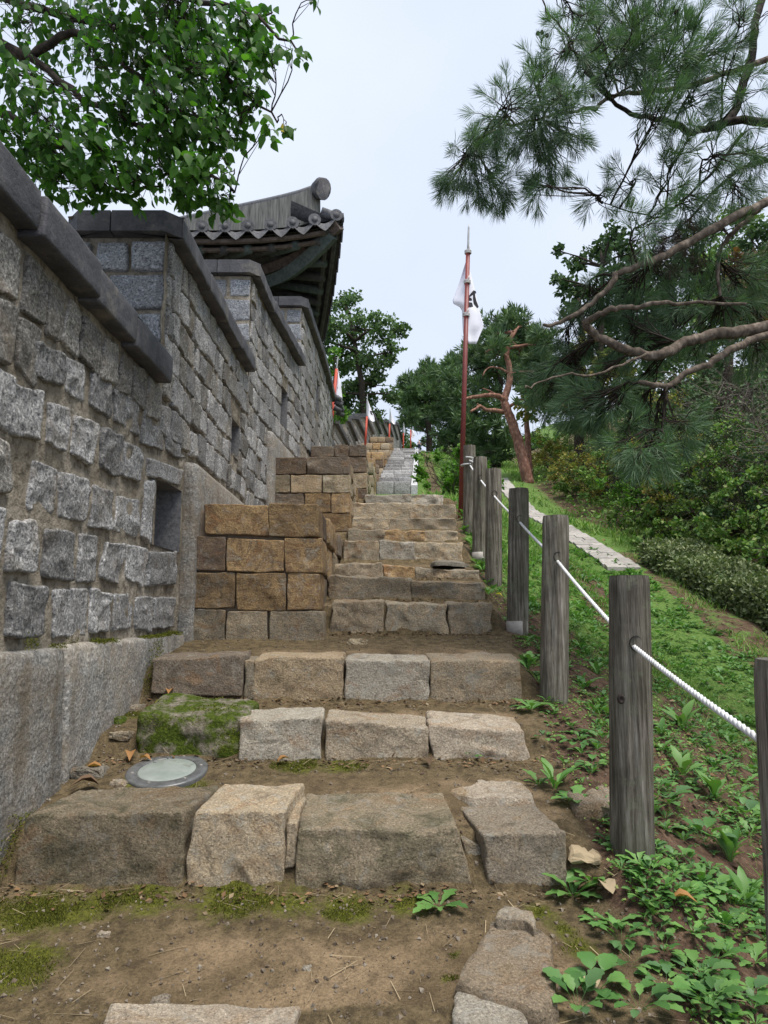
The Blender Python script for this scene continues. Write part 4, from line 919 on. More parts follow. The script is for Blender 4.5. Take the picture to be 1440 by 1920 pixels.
# rope: three twisted strands through all posts, a loop round the last
ctr = []
pp = [rope_pts[0] + Vector((.0, -1.5, -.55))] + rope_pts
for a, b in zip(pp, pp[1:]):
    L = (b - a).length; m = int(L / .012)
    for i in range(m): u = i / m; q = a.lerp(b, u); q.z -= .05 * L / 1.5 * 4 * u * (1 - u) * .22; ctr.append(q)
fx = rope_pts[-1]
for i in range(90):
    a = -math.pi / 2 - 2 * math.pi * 1.1 * i / 90; ctr.append(fx + Vector((math.cos(a) * .115, math.sin(a) * .115, .03 * math.sin(a * .5) + .0006 * i)))
rp = thing('rope', rope_pts[0], 'thick white twisted rope threaded through the wooden posts', 'rope')
for s_ in range(3):
    pts = []; acc = 0
    for i, q in enumerate(ctr):
        d = (ctr[min(i + 1, len(ctr) - 1)] - ctr[max(i - 1, 0)]).normalized(); a = d.cross(UP).normalized(); b = d.cross(a)
        if i: acc += (q - ctr[i - 1]).length
        th = acc / .085 * 2 * math.pi + s_ * 2 * math.pi / 3; pts.append(q + (a * math.cos(th) + b * math.sin(th)) * .0044)
    mb = MB(); mb.add(*tube(pts, .0068, 6)); link('strand', mb.mesh('strand', M['rope'], True), rp)
kn = thing('rope_tail', fx + Vector((.04, -.12, 0)), 'frayed white rope tail knotted on the last fence post', 'rope')
for q0, q1 in (((-.06, -.02, .02), (.10, -.03, -.10)), ((.0, -.03, .01), (.05, -.04, -.16)), ((-.02, -.02, .03), (.06, -.05, .0))):
    mb = MB(); a = kn.location + Vector(q0); b = kn.location + Vector(q1); mb.add(*tube([a, a.lerp(b, .5) + Vector((.02, -.01, .02)), b], .013, 8)); link('cord', mb.mesh('cord', M['rope'], True), kn)

# ---------------------------------------------------------------- flags on poles
def bound(tab, y):
    return float(np.interp(y, [t[0] for t in tab], [t[1] for t in tab]))
def flagpole(Y, basep, topp, redtop, Lb, Rb, rad, label, marks=(), ties=(), far=True):
    bp = onY(*basep, Y); tp = onY(*topp, Y); rt = onY(*redtop, Y)
    t = thing('flagpole', bp, label, 'flagpole', 'red poles with white flags along the wall')
    mb = MB(); mb.add(*tube([bp - (rt - bp) * .06, rt], [rad, rad * .82], 14)); link('pole', mb.mesh('pole', M['redpole_far' if far else 'redpole'], True), t)
    mb = MB(); mb.add(*tube([rt - (tp - rt) * .1, rt.lerp(tp, .2), rt.lerp(tp, .3), rt.lerp(tp, .85), tp], [rad * .5, rad * .45, rad * .42, rad * .38, .002], 8)); link('spearhead', mb.mesh('spearhead', M['spear'], True), t)
    y0, y1 = Lb[0][0], Lb[-1][0]; V = []; F = []; nr, nc = 26, 14
    def surf(px, py, off=0.):
        l, r_ = bound(Lb, py), bound(Rb, py); u = (px - l) / max(r_ - l, .01)
        Yo = Y + rad * 1.15 + rad * 1.1 * math.sin(u * 5.2 + (py - y0) / (y1 - y0) * 4) - off; return onY(px, py, Yo)
    for i in range(nr + 1):
        py = y0 + (y1 - y0) * i / nr; l, r_ = bound(Lb, py), bound(Rb, py)
        for j in range(nc + 1): V.append(surf(l + (r_ - l) * j / nc, py))
    for i in range(nr):
        for j in range(nc): a = i * (nc + 1) + j; F.append((a, a + nc + 1, a + nc + 2, a + 1))
    mb = MB(); mb.add(V, F); fl = link('flag', mb.mesh('flag', M['flag'], True), t); sm = fl.modifiers.new('thickness', 'SOLIDIFY'); sm.thickness = .004; sm.offset = 0
    for mk in marks:
        # a stroke as a thin raised print, subdivided so that it follows the cloth
        V = []; F = []; n = len(mk)//2; up_ = mk[:n]; lo_ = mk[n:][::-1]
        for i in range(n):
            for k in range(5):
                f = k / 4; V.append(surf(up_[i][0] * (1 - f) + lo_[i][0] * f, up_[i][1] * (1 - f) + lo_[i][1] * f, .006))
        for i in range(n - 1):
            for k in range(4): a = i * 5 + k; F.append((a, a + 1, a + 6, a + 5))
        mb = MB(); mb.add(V, F); link('emblem', mb.mesh('emblem', M['ink']), fl)
    for ty_ in ties:
        f = (ty_ - redtop[1]) / (basep[1] - redtop[1]); c = rt.lerp(bp, f); mb = MB()
        for dz in (-.02, 0., .02): 
            ring = [c + Vector((math.cos(a) * rad * 1.15, math.sin(a) * rad * 1.15, dz)) for a in np.linspace(0, 2 * math.pi, 13)]; mb.add(*tube(ring, .011, 5))
        mb.add(*tube([c + Vector((0, -rad * 1.1, 0)), c + Vector((.03, -rad * 1.3, .09))], .009, 5)); link('tie_cord', mb.mesh('tie_cord', M['cord'], True), t)
    return t
zf = lambda x, y: (820 + x / 7.683, 410 + y / 7.683)
MK = [[zf(*p) for p in m_] for m_ in ([(455, 1110), (490, 1068), (520, 1033), (552, 1040), (562, 1072), (530, 1085), (490, 1112), (455, 1136)], [(515, 1085), (514, 1150), (525, 1230), (572, 1287), (597, 1272), (562, 1180), (547, 1120), (545, 1085)],
      [(455, 1132), (478, 1138), (497, 1152), (502, 1178), (480, 1182), (455, 1180)], [(452, 1203), (480, 1205), (502, 1210), (516, 1268), (482, 1276), (452, 1272)])]
flagpole(10.8, (864, 968), (879, 419), (877.5, 470), [(482, 876), (505, 869), (530, 861), (568, 847), (578, 866), (625, 868), (645, 878)], [(482, 879), (505, 881), (530, 887), (560, 894), (590, 901), (612, 907.5), (630, 899), (645, 893)], .043,
         'tall dark red pole with white flag and grey spear tip beside the stairs', MK, (473, 532, 596), far=False)
flagpole(20., (617, 842), (634, 668), (631, 692), [(690, 630), (725, 626), (755, 624), (772, 628)], [(690, 633), (720, 639), (748, 642), (758, 637), (772, 629)], .05, 'orange red pole with white flag against the near wall end, nearest of the far row',
         [[(629, 722), (633, 725), (637, 727), (638, 730), (633, 729), (629, 726)], [(633, 742), (636, 748), (638, 752), (640, 750), (638, 746), (635, 741)]])
flagpole(35., (684, 846), (689, 738), (688, 781), [(749, 687.5), (780, 687), (788, 693), (791, 699)], [(749, 689), (765, 695), (780, 701), (788, 703), (791, 702)], .06, 'red pole with drooping white flag second along the far wall',
         [[(691, 768), (694, 770), (698, 771), (699, 773), (694, 773), (691, 771)], [(694, 774), (696, 777), (698, 779), (699, 777), (697, 774), (695, 773)]])
flagpole(52., (729, 846), (731.5, 763), (730.5, 795), [(770, 731), (790, 731), (796, 738)], [(770, 732), (785, 737), (795, 742), (796, 740)], .075, 'red pole with small white flag third along the far wall')
flagpole(68., (756, 850), (757, 791), (756.5, 812), [(792, 756), (814, 755), (817, 757)], [(792, 757.3), (808, 760), (817, 759)], .08, 'far red pole with narrow white flag at the top of the granite staircase')
flagpole(80., (770, 850), (770.5, 797), (770, 806), [(803, 770), (817, 770), (821, 774)], [(803, 771), (811, 777), (816, 778.5), (821, 776)], .085, 'farthest red pole with its white flag blown to the right')
#PART2
# ---------------------------------------------------------------- vegetation toolkit
def unit(v): return v / np.maximum(np.linalg.norm(v, axis=-1, keepdims=True), 1e-9)
def frames(d, nrm):
    d = unit(d); x = unit(np.cross(d, nrm)); z = np.cross(x, d); return np.stack([x, d, z], -1)
def inst(TV, TF, pos, fr, sc):
    n, k = len(pos), len(TV); sc = np.broadcast_to(np.asarray(sc, float).reshape(len(np.atleast_1d(sc)), -1), (n, np.asarray(sc).reshape(len(np.atleast_1d(sc)), -1).shape[1]))
    V = np.einsum('nij,nkj->nki', fr, TV[None] * sc[:, None, :]) + pos[:, None, :]
    F = (TF[None] + (np.arange(n) * k)[:, None, None]).reshape(-1, TF.shape[1]); return V.reshape(-1, 3), F
def join(parts):
    V = []; F = []; c = 0
    for v, f in parts: V.append(v); F.append(f + c); c += len(v)
    return np.concatenate(V), np.concatenate(F)
def rdir(n): return unit(rng.normal(size=(n, 3)))
DIA = (np.array([(0, 0, 0), (-.34, .45, .07), (0, .5, 0), (.34, .45, .07), (0, 1, 0)], float), np.array([(0, 2, 1), (1, 2, 4), (0, 3, 2), (3, 4, 2)]))
OVA = (np.array([(0, 0, 0), (-.22, .13, .05), (-.31, .36, .08), (-.22, .64, .05), (0, 1.02, -.10), (.22, .64, .05), (.31, .36, .08), (.22, .13, .05), (0, .2, 0), (0, .6, .0)], float),
       np.array([(0, 8, 1), (1, 8, 2), (2, 8, 9), (2, 9, 3), (3, 9, 4), (0, 7, 8), (7, 6, 8), (6, 9, 8), (6, 5, 9), (5, 4, 9)]))
def lobed(seed, lob=.35, wid=.3):
    rg = np.random.default_rng(seed); ys = np.linspace(.0, 1, 9); V = []; F = []
    for i, y in enumerate(ys):
        wv = wid * (math.sin(math.pi * min(1, y * .92 + .05)) ** .8) * (.25 + .75 * y if y < .45 else 1.) * (1 + (lob if i % 2 else -lob) * rg.uniform(.5, 1))
        if i == 8: wv = .02
        z = .16 * math.sin(y * 2.2) - .20 * y * y
        V += [(-wv, y, z + .05 * wv), (0, y, z - .02), (wv, y, z + .05 * wv)]
    for i in range(8):
        a = i * 3
        for k in (0, 1): F += [(a + k, a + k + 1, a + k + 4), (a + k, a + k + 4, a + k + 3)]
    return np.array(V), np.array(F)
def tuft(n, L, nl, w, seed, spread=(30, 62)):
    rg = np.random.default_rng(seed); V = []; F = []
    for i in range(n):
        t = rg.uniform(0, 1) ** .8 * L; a = rg.uniform(0, 2 * math.pi); e = R(rg.uniform(*spread)) * (1.15 - .75 * t / max(L, 1e-6)); ln = nl * rg.uniform(.75, 1.1)
        d = np.array([math.sin(e) * math.cos(a), math.cos(e), math.sin(e) * math.sin(a)]); s = np.cross(d, rg.normal(size=3)); s /= np.linalg.norm(s)
        b = np.array([0, t, 0]); m = b + d * ln * .55; tip = b + d * ln + np.array([0, 0, -.06 * ln])
        k = len(V); V += [b, m - s * w / 2, m + s * w / 2, tip]; F += [(k, k + 1, k + 2), (k + 1, k + 3, k + 2)]
    return np.array(V), np.array(F)
def many_tubes(segs, n=3):
    """segs: list of (p0,p1,r0,r1) joined cheaply"""
    A = np.array([s[0] for s in segs], float); B = np.array([s[1] for s in segs], float); r0 = np.array([s[2] for s in segs]); r1 = np.array([s[3] for s in segs])
    d = unit(B - A); x = unit(np.cross(d, np.array([.31, .77, .55]))); y = np.cross(d, x); V = []
    for C, r in ((A, r0), (B, r1)):
        for k in range(n):
            t = 2 * math.pi * k / n; V.append(C + (x * math.cos(t) + y * math.sin(t)) * r[:, None])
    V = np.stack(V, 1); F = []
    base = np.arange(len(segs))[:, None] * 2 * n
    for k in range(n): F.append(np.concatenate([base + k, base + (k + 1) % n, base + n + (k + 1) % n, base + n + k], 1))
    return V.reshape(-1, 3), np.stack(F, 1).reshape(-1, 4)
def blob_pts(c, rad, n, shell=2.4):
    p = rdir(n) * (rng.random((n, 1)) ** (1 / shell)); return np.array(c) + p * np.array(rad)

# ---------------------------------------------------------------- near pine on the right
pine = thing('pine_tree', (4.6, 5.6, gz1(4.6, 5.6)), 'near pine reaching in from the right with long needles and crooked boughs', 'pine tree')
PB = Vector((4.6, 5.6, gz1(4.6, 5.6) - .2)); trunk = [PB, PB + Vector((-.05, -.05, 1.4)), Vector((4.5, 5.5, 1.9)), Vector((4.45, 5.4, 3.2)), Vector((4.35, 5.3, 4.2)), Vector((4.4, 5.3, 5.8))]
mb = MB(); mb.add(*tube(smooth_path(trunk, 5), list(np.linspace(.24, .12, 26)), 14)); link('trunk', mb.mesh('trunk', M['bark_grey'], True), pine)
LIMBS = [ # pixels, distance at both ends, radii, bark
 ([(1500, 222), (1440, 228), (1380, 226), (1324, 241), (1294, 248), (1255, 228), (1220, 220), (1182, 211), (1147, 189), (1121, 164), (1096, 133)], 5.4, 5.0, .05, .012, 'bark_dark'),
 ([(1330, 240), (1371, 218), (1393, 155), (1410, 108), (1418, 43), (1436, -40)], 5.3, 5.3, .05, .04, 'bark_dark'),
 ([(1440, 110), (1397, 125), (1337, 146), (1285, 164), (1229, 172), (1190, 172), (1147, 181), (1117, 200), (1083, 207), (1035, 217), (1009, 224), (950, 236), (890, 262)], 5.6, 4.9, .035, .008, 'bark_grey'),
 ([(1147, 181), (1110, 140), (1080, 100), (1061, 60), (1027, 22), (1010, -20)], 5.0, 4.8, .018, .006, 'bark_dark'),
 ([(1500, 352), (1440, 379), (1380, 405), (1315, 443), (1250, 478), (1207, 495), (1160, 512), (1147, 534), (1110, 565), (1078, 590), (1044, 607), (1020, 609)], 5.3, 4.9, .05, .014, 'bark_grey'),
 ([(1423, 392), (1375, 435), (1350, 469), (1345, 500), (1350, 560)], 5.4, 5.5, .03, .016, 'bark_grey'),
 ([(1520, 600), (1440, 612), (1371, 624), (1315, 632), (1276, 645), (1242, 665), (1207, 665), (1164, 652), (1121, 630), (1098, 609), (1104, 600), (1121, 590), (1156, 577), (1190, 577), (1233, 568), (1307, 568), (1400, 570)], 5.3, 4.7, .062, .012, 'bark_grey'),
 ([(1480, 612), (1405, 639), (1371, 656), (1328, 682), (1285, 699), (1255, 723), (1225, 722), (1199, 716)], 5.2, 4.9, .04, .02, 'bark_grey'),
 ([(1252, 722), (1250, 745), (1244, 770), (1242, 800), (1250, 830)], 4.9, 4.9, .012, .007, 'bark_brown'),
 ([(1208, 664), (1150, 690), (1100, 705), (1063, 700), (1010, 720), (985, 728)], 4.9, 4.5, .012, .006, 'bark_grey'),
 ([(1393, 250), (1330, 330), (1250, 400), (1200, 400), (1130, 380)], 5.3, 5.0, .018, .005, 'bark_dark'),
 ([(1440, 300), (1380, 320), (1320, 380), (1260, 440), (1210, 460)], 5.4, 5.2, .02, .006, 'bark_dark')]
limbpts = []
for px, ya, yb, ra, rb, mt in LIMBS:
    pts = [onY(x, y, ya - (.35 if px[0][1] > 340 else 0) + (yb - ya) * i / (len(px) - 1) + random.uniform(-.06, .06)) for i, (x, y) in enumerate(px)]
    sp = smooth_path(pts, 4, .006); limbpts += sp
    mb = MB(); mb.add(*tube(sp, [.78 * (ra + (rb - ra) * i / (len(sp) - 1)) * (1 + .05 * math.sin(i * 1.1) * math.sin(i * .43)) for i in range(len(sp))], 9)); link('branch', mb.mesh('branch', M[mt], True), pine)
limbA = np.array([tuple(p) for p in limbpts])
for q in (onY(1500, 222, 5.4), onY(1500, 352, 5.3), onY(1520, 600, 5.3), onY(1480, 612, 5.2)):
    b = min((Vector(p) for p in smooth_path(trunk, 5)), key=lambda p: (p - q).length); mb = MB(); mb.add(*tube([b, b.lerp(q, .5) + Vector((0, 0, .05)), q], [.07, .06, .05], 9)); link('branch', mb.mesh('branch', M['bark_grey'], True), pine)
# tuft blobs: px, py, radius px, tufts
PBL = [(1180, 40, 75, 34), (1120, 55, 55, 18), (1060, 95, 50, 14), (1075, 25, 40, 9), (1015, 150, 48, 15), (960, 205, 50, 18), (920, 245, 45, 17), (880, 290, 42, 18), (852, 330, 24, 11), (893, 345, 26, 12), (935, 355, 22, 10), (1000, 255, 50, 20), (1045, 185, 45, 14),
       (1030, 300, 42, 17), (1010, 352, 22, 7), (1062, 250, 40, 12), (1105, 125, 45, 14), (1180, 110, 55, 22), (1250, 55, 70, 26), (1285, 110, 60, 22), (1345, 100, 55, 14), (1395, 40, 50, 8), (1390, 180, 50, 13), (1300, 185, 50, 14), (1235, 145, 55, 20), (1150, 90, 50, 20), (1240, 200, 40, 10),
       (1275, 290, 45, 9), (1350, 290, 55, 14), (1415, 290, 50, 16), (1180, 345, 45, 7), (1125, 365, 38, 6), (1285, 385, 50, 14), (1380, 355, 55, 20), (1240, 350, 45, 8), (1330, 430, 50, 12), (1210, 420, 40, 8),
       (1105, 560, 45, 14), (1170, 545, 50, 18), (1230, 530, 55, 18), (1300, 530, 60, 24), (1380, 530, 60, 24), (1430, 500, 45, 12), (1260, 600, 60, 24), (1350, 600, 50, 15), (1420, 600, 50, 16), (1180, 620, 55, 20),
       (1060, 690, 50, 17), (1115, 715, 55, 20), (1035, 730, 42, 19), (1150, 680, 50, 15), (1095, 655, 50, 15), (1215, 640, 45, 16), (1195, 735, 40, 18), (1300, 655, 35, 9), (1420, 655, 40, 12), (1010, 720, 30, 11), (1090, 765, 42, 20), (1140, 760, 40, 16), (1060, 640, 45, 16),
       (1240, 820, 52, 19), (1195, 800, 42, 13), (1272, 795, 30, 7), (1230, 858, 34, 8), (1165, 830, 30, 6), (1200, 850, 32, 8)]
TUF = [tuft(60, .085, .125, .0034, k) for k in range(5)]; segs = []; tp = [[] for _ in TUF]; tdead = []
for (px, py, rp, nt_) in PBL:
    Yb = random.uniform(4.4, 5.4) if py < 430 or py > 750 else random.uniform(5.1, 6.0); c = onY(px, py, Yb); rr = rp / FPX * Yb; nt_ = int(nt_ * 1.7)
    i = np.argmin(((limbA - np.array(c)) ** 2).sum(1)); a = Vector(limbA[i])
    br = smooth_path([a, a.lerp(c, .5) + Vector((random.gauss(0, .06), random.gauss(0, .06), random.uniform(0, .1))), c], 4, .006)
    for k in range(len(br) - 1): segs.append((br[k], br[k + 1], .009 - .0006 * k, .009 - .0006 * (k + 1)))
    P = blob_pts(c, (rr, rr * 1.5, rr), nt_, 2.0)
    for p in P:
        v = Vector(p); root = br[random.randrange(2, len(br))]; d = (v - root); d = d.normalized() if d.length > 1e-3 else Vector((0, 0, -1)); d = (d + Vector((random.gauss(0, .25), random.gauss(0, .3), random.gauss(-.28, .3)))).normalized()
        v0 = root.lerp(v, .5) + Vector((random.gauss(0, .02), random.gauss(0, .02), -.01)); segs += [(root, v0, .0045, .0035), (v0, v, .0035, .0028), (v, v + d * .085, .0028, .002)]
        tp[random.randrange(len(TUF))].append((tuple(v), tuple(d)))
parts = []
for T_, L_ in zip(TUF, tp):
    pos = np.array([q[0] for q in L_]); dr = np.array([q[1] for q in L_]); parts.append(inst(*T_, pos, frames(dr, rdir(len(pos))), rng.uniform(.82, 1.2, (len(pos), 1))))
V, F = join(parts); link('needles', mesh_np('needles', V, F, M['needle'], False), pine, 'stuff')
V, F = many_tubes(segs, 4); link('twigs', mesh_np('twigs', V, F, M['bark_brown']), pine, 'stuff')
c = onY(1255, 470, 5.2); P = blob_pts(c, (.3, .3, .22), 60); V, F = inst(*TUF[1], P, frames(rdir(60) - np.array([0, 0, .6]), rdir(60)), .8); link('dead_needles', mesh_np('dead_needles', V, F, M['needle_dead'], False), pine, 'stuff')
# cones
V = []; F = []; nn, mm = 9, 8
for i in range(nn):
    for j in range(mm):
        u = i / (nn - 1); rr = .016 * math.sin(math.pi * min(.98, u * .9 + .06)) ** .7 * (1.15 if (i + j) % 2 else .8); a = 2 * math.pi * j / mm; V.append((math.cos(a) * rr, math.sin(a) * rr, -.036 * u))
for i in range(nn - 1):
    for j in range(mm): F.append((i * mm + j, i * mm + (j + 1) % mm, (i + 1) * mm + (j + 1) % mm, (i + 1) * mm + j))
mb = MB(); mb.add(V, F + [tuple(range(mm)), tuple((nn - 1) * mm + j for j in range(mm))[::-1]]); cone_me = mb.mesh('pine_cone', M['cone'])
for px, py in [(1016, 56), (1006, 62), (1025, 63), (1113, 28), (1105, 38), (1108, 18), (1060, 90), (1062, 98), (1003, 146), (1005, 162), (1017, 141), (1028, 151), (1078, 159), (1085, 170), (1083, 181), (1067, 185), (1000, 190), (1057, 197), (1262, 12), (1270, 18), (1273, 177), (1108, 177)]:
    o = link('pine_cone', cone_me, pine); o.location = onY(px, py, random.uniform(4.7, 5.0)); o.rotation_euler = (random.uniform(-.8, .8), random.uniform(-.8, .8), 0)

# ---------------------------------------------------------------- broad-leaved tree leaning over the wall on the left
lt = thing('broadleaf_tree', (-4.4, 5.2, gz1(-4.4, 5.2)), 'leafy broad leaved tree overhanging the wall at top left', 'tree')
B0 = Vector((-4.4, 5.2, gz1(-4.4, 5.2) - .3)); tk = [B0, B0 + Vector((.1, 0, 1.6)), Vector((-4.2, 5.1, 2.6)), Vector((-3.9, 5.0, 4.2)), Vector((-3.6, 4.9, 5.6))]
mb = MB(); mb.add(*tube(smooth_path(tk, 4), list(np.linspace(.2, .08, 17)), 12)); link('trunk', mb.mesh('trunk', M['bark_brown'], True), lt)
LB = [[(-60, 60), (60, 110), (160, 190), (260, 240), (360, 290), (440, 360)], [(-60, -30), (80, 20), (220, 60), (340, 100), (430, 150), (520, 230)], [(-40, 200), (40, 230), (110, 300), (190, 350), (300, 350)], [(100, -60), (240, -30), (380, 0), (480, 30), (560, 100)], [(60, 110), (140, 60), (240, 130), (330, 200), (420, 250)]]
lb = []
for bpx in LB:
    Ya = random.uniform(4.6, 5.0); pts = [onY(x, y, Ya - i * .12) for i, (x, y) in enumerate(bpx)]; sp = smooth_path(pts, 4, .012); lb += sp
    mb = MB(); mb.add(*tube([min((p for p in smooth_path(tk, 4)), key=lambda p: (p - sp[0]).length)] + sp, [.05] + list(np.linspace(.034, .006, len(sp))), 7)); link('branch', mb.mesh('branch', M['bark_brown'], True), lt)
lbA = np.array([tuple(p) for p in lb]); LBL = [(40, 40, 70, 80), (120, 50, 60, 75), (20, 130, 60, 70), (210, 40, 60, 90), (300, 40, 65, 110), (380, 50, 60, 110), (450, 50, 45, 70), (490, 100, 34, 40), (430, 110, 55, 95), (350, 120, 60, 120), (270, 120, 60, 110), (190, 120, 55, 70), (100, 150, 45, 28), (60, 200, 60, 70), (20, 250, 50, 60), (140, 200, 45, 30), (220, 200, 55, 75), (300, 200, 60, 120), (380, 190, 58, 115), (445, 180, 45, 75), (480, 165, 28, 24),
       (330, 260, 52, 100), (400, 255, 45, 75), (445, 250, 30, 32), (250, 270, 52, 75), (170, 270, 50, 62), (100, 270, 45, 62), (60, 310, 45, 60), (110, 335, 42, 62), (170, 340, 45, 66), (240, 335, 50, 80), (310, 320, 48, 82), (360, 320, 40, 55), (390, 370, 32, 40), (425, 385, 24, 22), (350, 365, 30, 40), (416, 330, 18, 9), (412, 300, 16, 7), (540, 90, 22, 8), (566, 105, 13, 5), (500, 240, 22, 12), (535, 240, 14, 6), (470, 60, 40, 40), (500, 30, 25, 18), (590, 6, 14, 5), (300, -40, 120, 130), (120, -50, 120, 130)]
pos = []; dr = []; segs = []; size = []
for (px, py, rp, nl) in LBL:
    Yb = random.uniform(3.9, 4.9); c = onY(px, py, Yb); rr = rp / FPX * Yb; i = np.argmin(((lbA - np.array(c)) ** 2).sum(1)); a = Vector(lbA[i])
    br = smooth_path([a, a.lerp(c, .5) + Vector((random.gauss(0, .04), random.gauss(0, .05), .06)), c + Vector((rr * .3, -.05, -rr * .4))], 4, .006)
    for k in range(len(br) - 1): segs.append((br[k], br[k + 1], .006 - .0005 * k, .006 - .0005 * (k + 1)))
    for p in blob_pts(c, (rr * 1.05, rr * 1.7, rr * 1.05), int(nl * 1.6), 2.2):
        v = Vector(p); root = br[random.randrange(1, len(br))]
        if (v - root).length > .05 and random.random() < .35: segs.append((root, v, .0028, .0014))
        d = Vector((random.gauss(.25, .5), random.gauss(-.1, .5), random.gauss(-.75, .45))); pos.append(p); dr.append(tuple(d)); size.append(random.uniform(.054, .096))
pos = np.array(pos); dr = np.array(dr); size = np.array(size)[:, None]
nr_ = rdir(len(pos)) + np.array([0, -.5, .5]); fr = frames(dr, nr_)
# the 280 that show largest are leaves of their own; the rest is the crown
dist = np.linalg.norm(pos, axis=1); px_ = 720 + FPX * pos[:, 0] / pos[:, 1]
edge = pos[:, 0] / pos[:, 1] * 1.2 - dist * .35 + rng.random(len(pos)) * .3; inview = (px_ > 0); order = np.argsort(-(edge + inview * 5)); own = order[:280]; rest = order[280:]
mb = MB(); mb.add([tuple(v) for v in OVA[0]], [tuple(f) for f in OVA[1]]); leaf_me = mb.mesh('leaf', M['leaf_tree'], True); leaf_y = leaf_me.copy(); leaf_y.materials[0] = M['leaf_yellow']
for n_, i in enumerate(own):
    o = link('leaf', leaf_y if n_ in (11, 90, 170) else leaf_me, lt); o.matrix_parent_inverse = Matrix.Identity(4)
    m3 = Matrix([list(r_) for r_ in fr[i]]); o.matrix_local = Matrix.Translation(Vector(pos[i]) - lt.location) @ m3.to_4x4() @ Matrix.Scale(float(size[i, 0]), 4)
V, F = inst(*OVA, pos[rest], fr[rest], size[rest]); link('crown', mesh_np('crown', V, F, M['leaf_tree'], True), lt, 'stuff')
V, F = many_tubes(segs, 4); link('twigs', mesh_np('twigs', V, F, M['bark_brown']), lt, 'stuff')

# ---------------------------------------------------------------- trees further off
FT = [tuft(16, .16, .34, .05, 20 + k, (25, 75)) for k in range(3)]
def far_tree(name, label, Y, blobs, kind, trunk_px, group=None, tr=(.3, .12), mat=None, barkm='bark_brown', dens=1., lsize=.2, limbs=True, dY=None, cat='tree'):
    tps = [onY(x, y, Y) for x, y in trunk_px]; x, y = tps[0].x, tps[0].y; b = Vector((x, y, gz1(x, y) - .2))
    tps[0].z = min(tps[0].z, b.z); t = thing(name, b, label, cat, group)
    sp = smooth_path(tps, 4, .02); mb = MB(); mb.add(*tube(sp, list(np.linspace(tr[0], tr[1], len(sp))), 9)); link('trunk', mb.mesh('trunk', M[barkm], True), t)
    pos = []; segs = []; spA = np.array([tuple(p) for p in sp[2:]])
    for (px, py, rp, *e) in blobs:
        Yb = Y + random.uniform(-1, 1) * (dY or .05 * Y); c = onY(px, py, Yb); rr = rp / FPX * Yb
        if limbs:
            i = np.argmin(((spA - np.array(c)) ** 2).sum(1) + 2. * (spA[:, 2] > c.z)); a = Vector(spA[i]); mid = a.lerp(c, .55) + Vector((random.gauss(0, .1 * rr), 0, .12 * rr)); r0 = min(tr[0] * .42, .09 * rr + .03)
            pth = smooth_path([a, mid, c], 3, .02 * rr)
            for k in range(len(pth) - 1): segs.append((pth[k], pth[k + 1], r0 * (1 - .12 * k), r0 * (1 - .12 * (k + 1))))
            for _ in range(5):
                q = c + Vector(rdir(1)[0]) * rr * .8; segs.append((c.lerp(mid, random.random() * .5), q, r0 * .35, r0 * .12))
        if kind == 'pine':
            n = int(70 * dens * (rr / 1.) ** 2 * 1.0) + 6
            for lay in range(3):      # flattened pads
                cc = np.array(c) + np.array([rng.normal(0, .35) * rr, rng.normal(0, .4) * rr, (lay - 1) * .62 * rr]); pos.append(blob_pts(cc, (rr * rng.uniform(.7, 1.), rr, rr * .30), n // 3 + 2, 2.5))
        else:
            n = int(1000 * dens * rr ** 2 * (.2 / lsize) ** 2)
            for _ in range(9):      # leaf clumps inside the blob, gaps between
                cc = blob_pts(c, (rr * .8,) * 3, 1, 3)[0]; pos.append(blob_pts(cc, (rr * .48, rr * .48, rr * .36), max(4, n // 9), 2.6))
    P = np.concatenate(pos); n = len(P)
    if kind == 'pine':
        ch = rng.integers(0, 3, n); V, F = join([inst(*FT[k], P[ch == k], frames(rdir((ch == k).sum()) * .8 + np.array([0, -.1, .5]), rdir((ch == k).sum())), rng.uniform(.75, 1.2, ((ch == k).sum(), 1)) * lsize / .2) for k in range(3) if (ch == k).any()])
    else: V, F = inst(*DIA, P, frames(rdir(n) + np.array([0, 0, -.25]), rdir(n) + np.array([0, -.2, .7])), rng.uniform(.6, 1.25, (n, 1)) * lsize)
    link('crown', mesh_np('crown', V, F, M[mat or ('needle_far' if kind == 'pine' else 'leaf_far')], False), t, 'stuff')
    if segs: V, F = many_tubes(segs, 5); link('limbs', mesh_np('limbs', V, F, M[barkm]), t, 'stuff')
    return t
far_tree('broadleaf_tree', 'tall airy broadleaf tree behind the far wall beside the pavilion roof', 46, [(650, 570, 36), (628, 610, 34), (672, 615, 36), (715, 615, 38), (745, 622, 24), (640, 670, 40), (690, 670, 40), (735, 660, 28), (655, 730, 42), (705, 725, 40), (640, 780, 34), (690, 775, 34), (735, 740, 22), (620, 740, 30), (610, 640, 30)], 'leaf', [(682, 870), (683, 800), (680, 740), (668, 660), (655, 590)], tr=(.34, .1), dens=.85, lsize=.3)
far_tree('broadleaf_tree', 'bright green young tree peeping out at the end of the near wall', 27, [(628, 660, 12), (622, 700, 14), (630, 745, 16), (640, 775, 18), (618, 780, 18), (612, 680, 14)], 'leaf', [(620, 850), (622, 780), (626, 720), (628, 650)], tr=(.1, .03), mat='leaf_bright', lsize=.22, dens=1.1)
far_tree('pine_tree', 'dark pine in the centre behind the two distant walkers', 72, [(795, 705, 26), (770, 725, 22), (815, 725, 28), (790, 750, 30), (760, 755, 18), (820, 765, 26), (800, 790, 26), (770, 790, 18)], 'pine', [(806, 848), (804, 800), (798, 750), (796, 700)], tr=(.4, .15), lsize=.5, dens=.75)
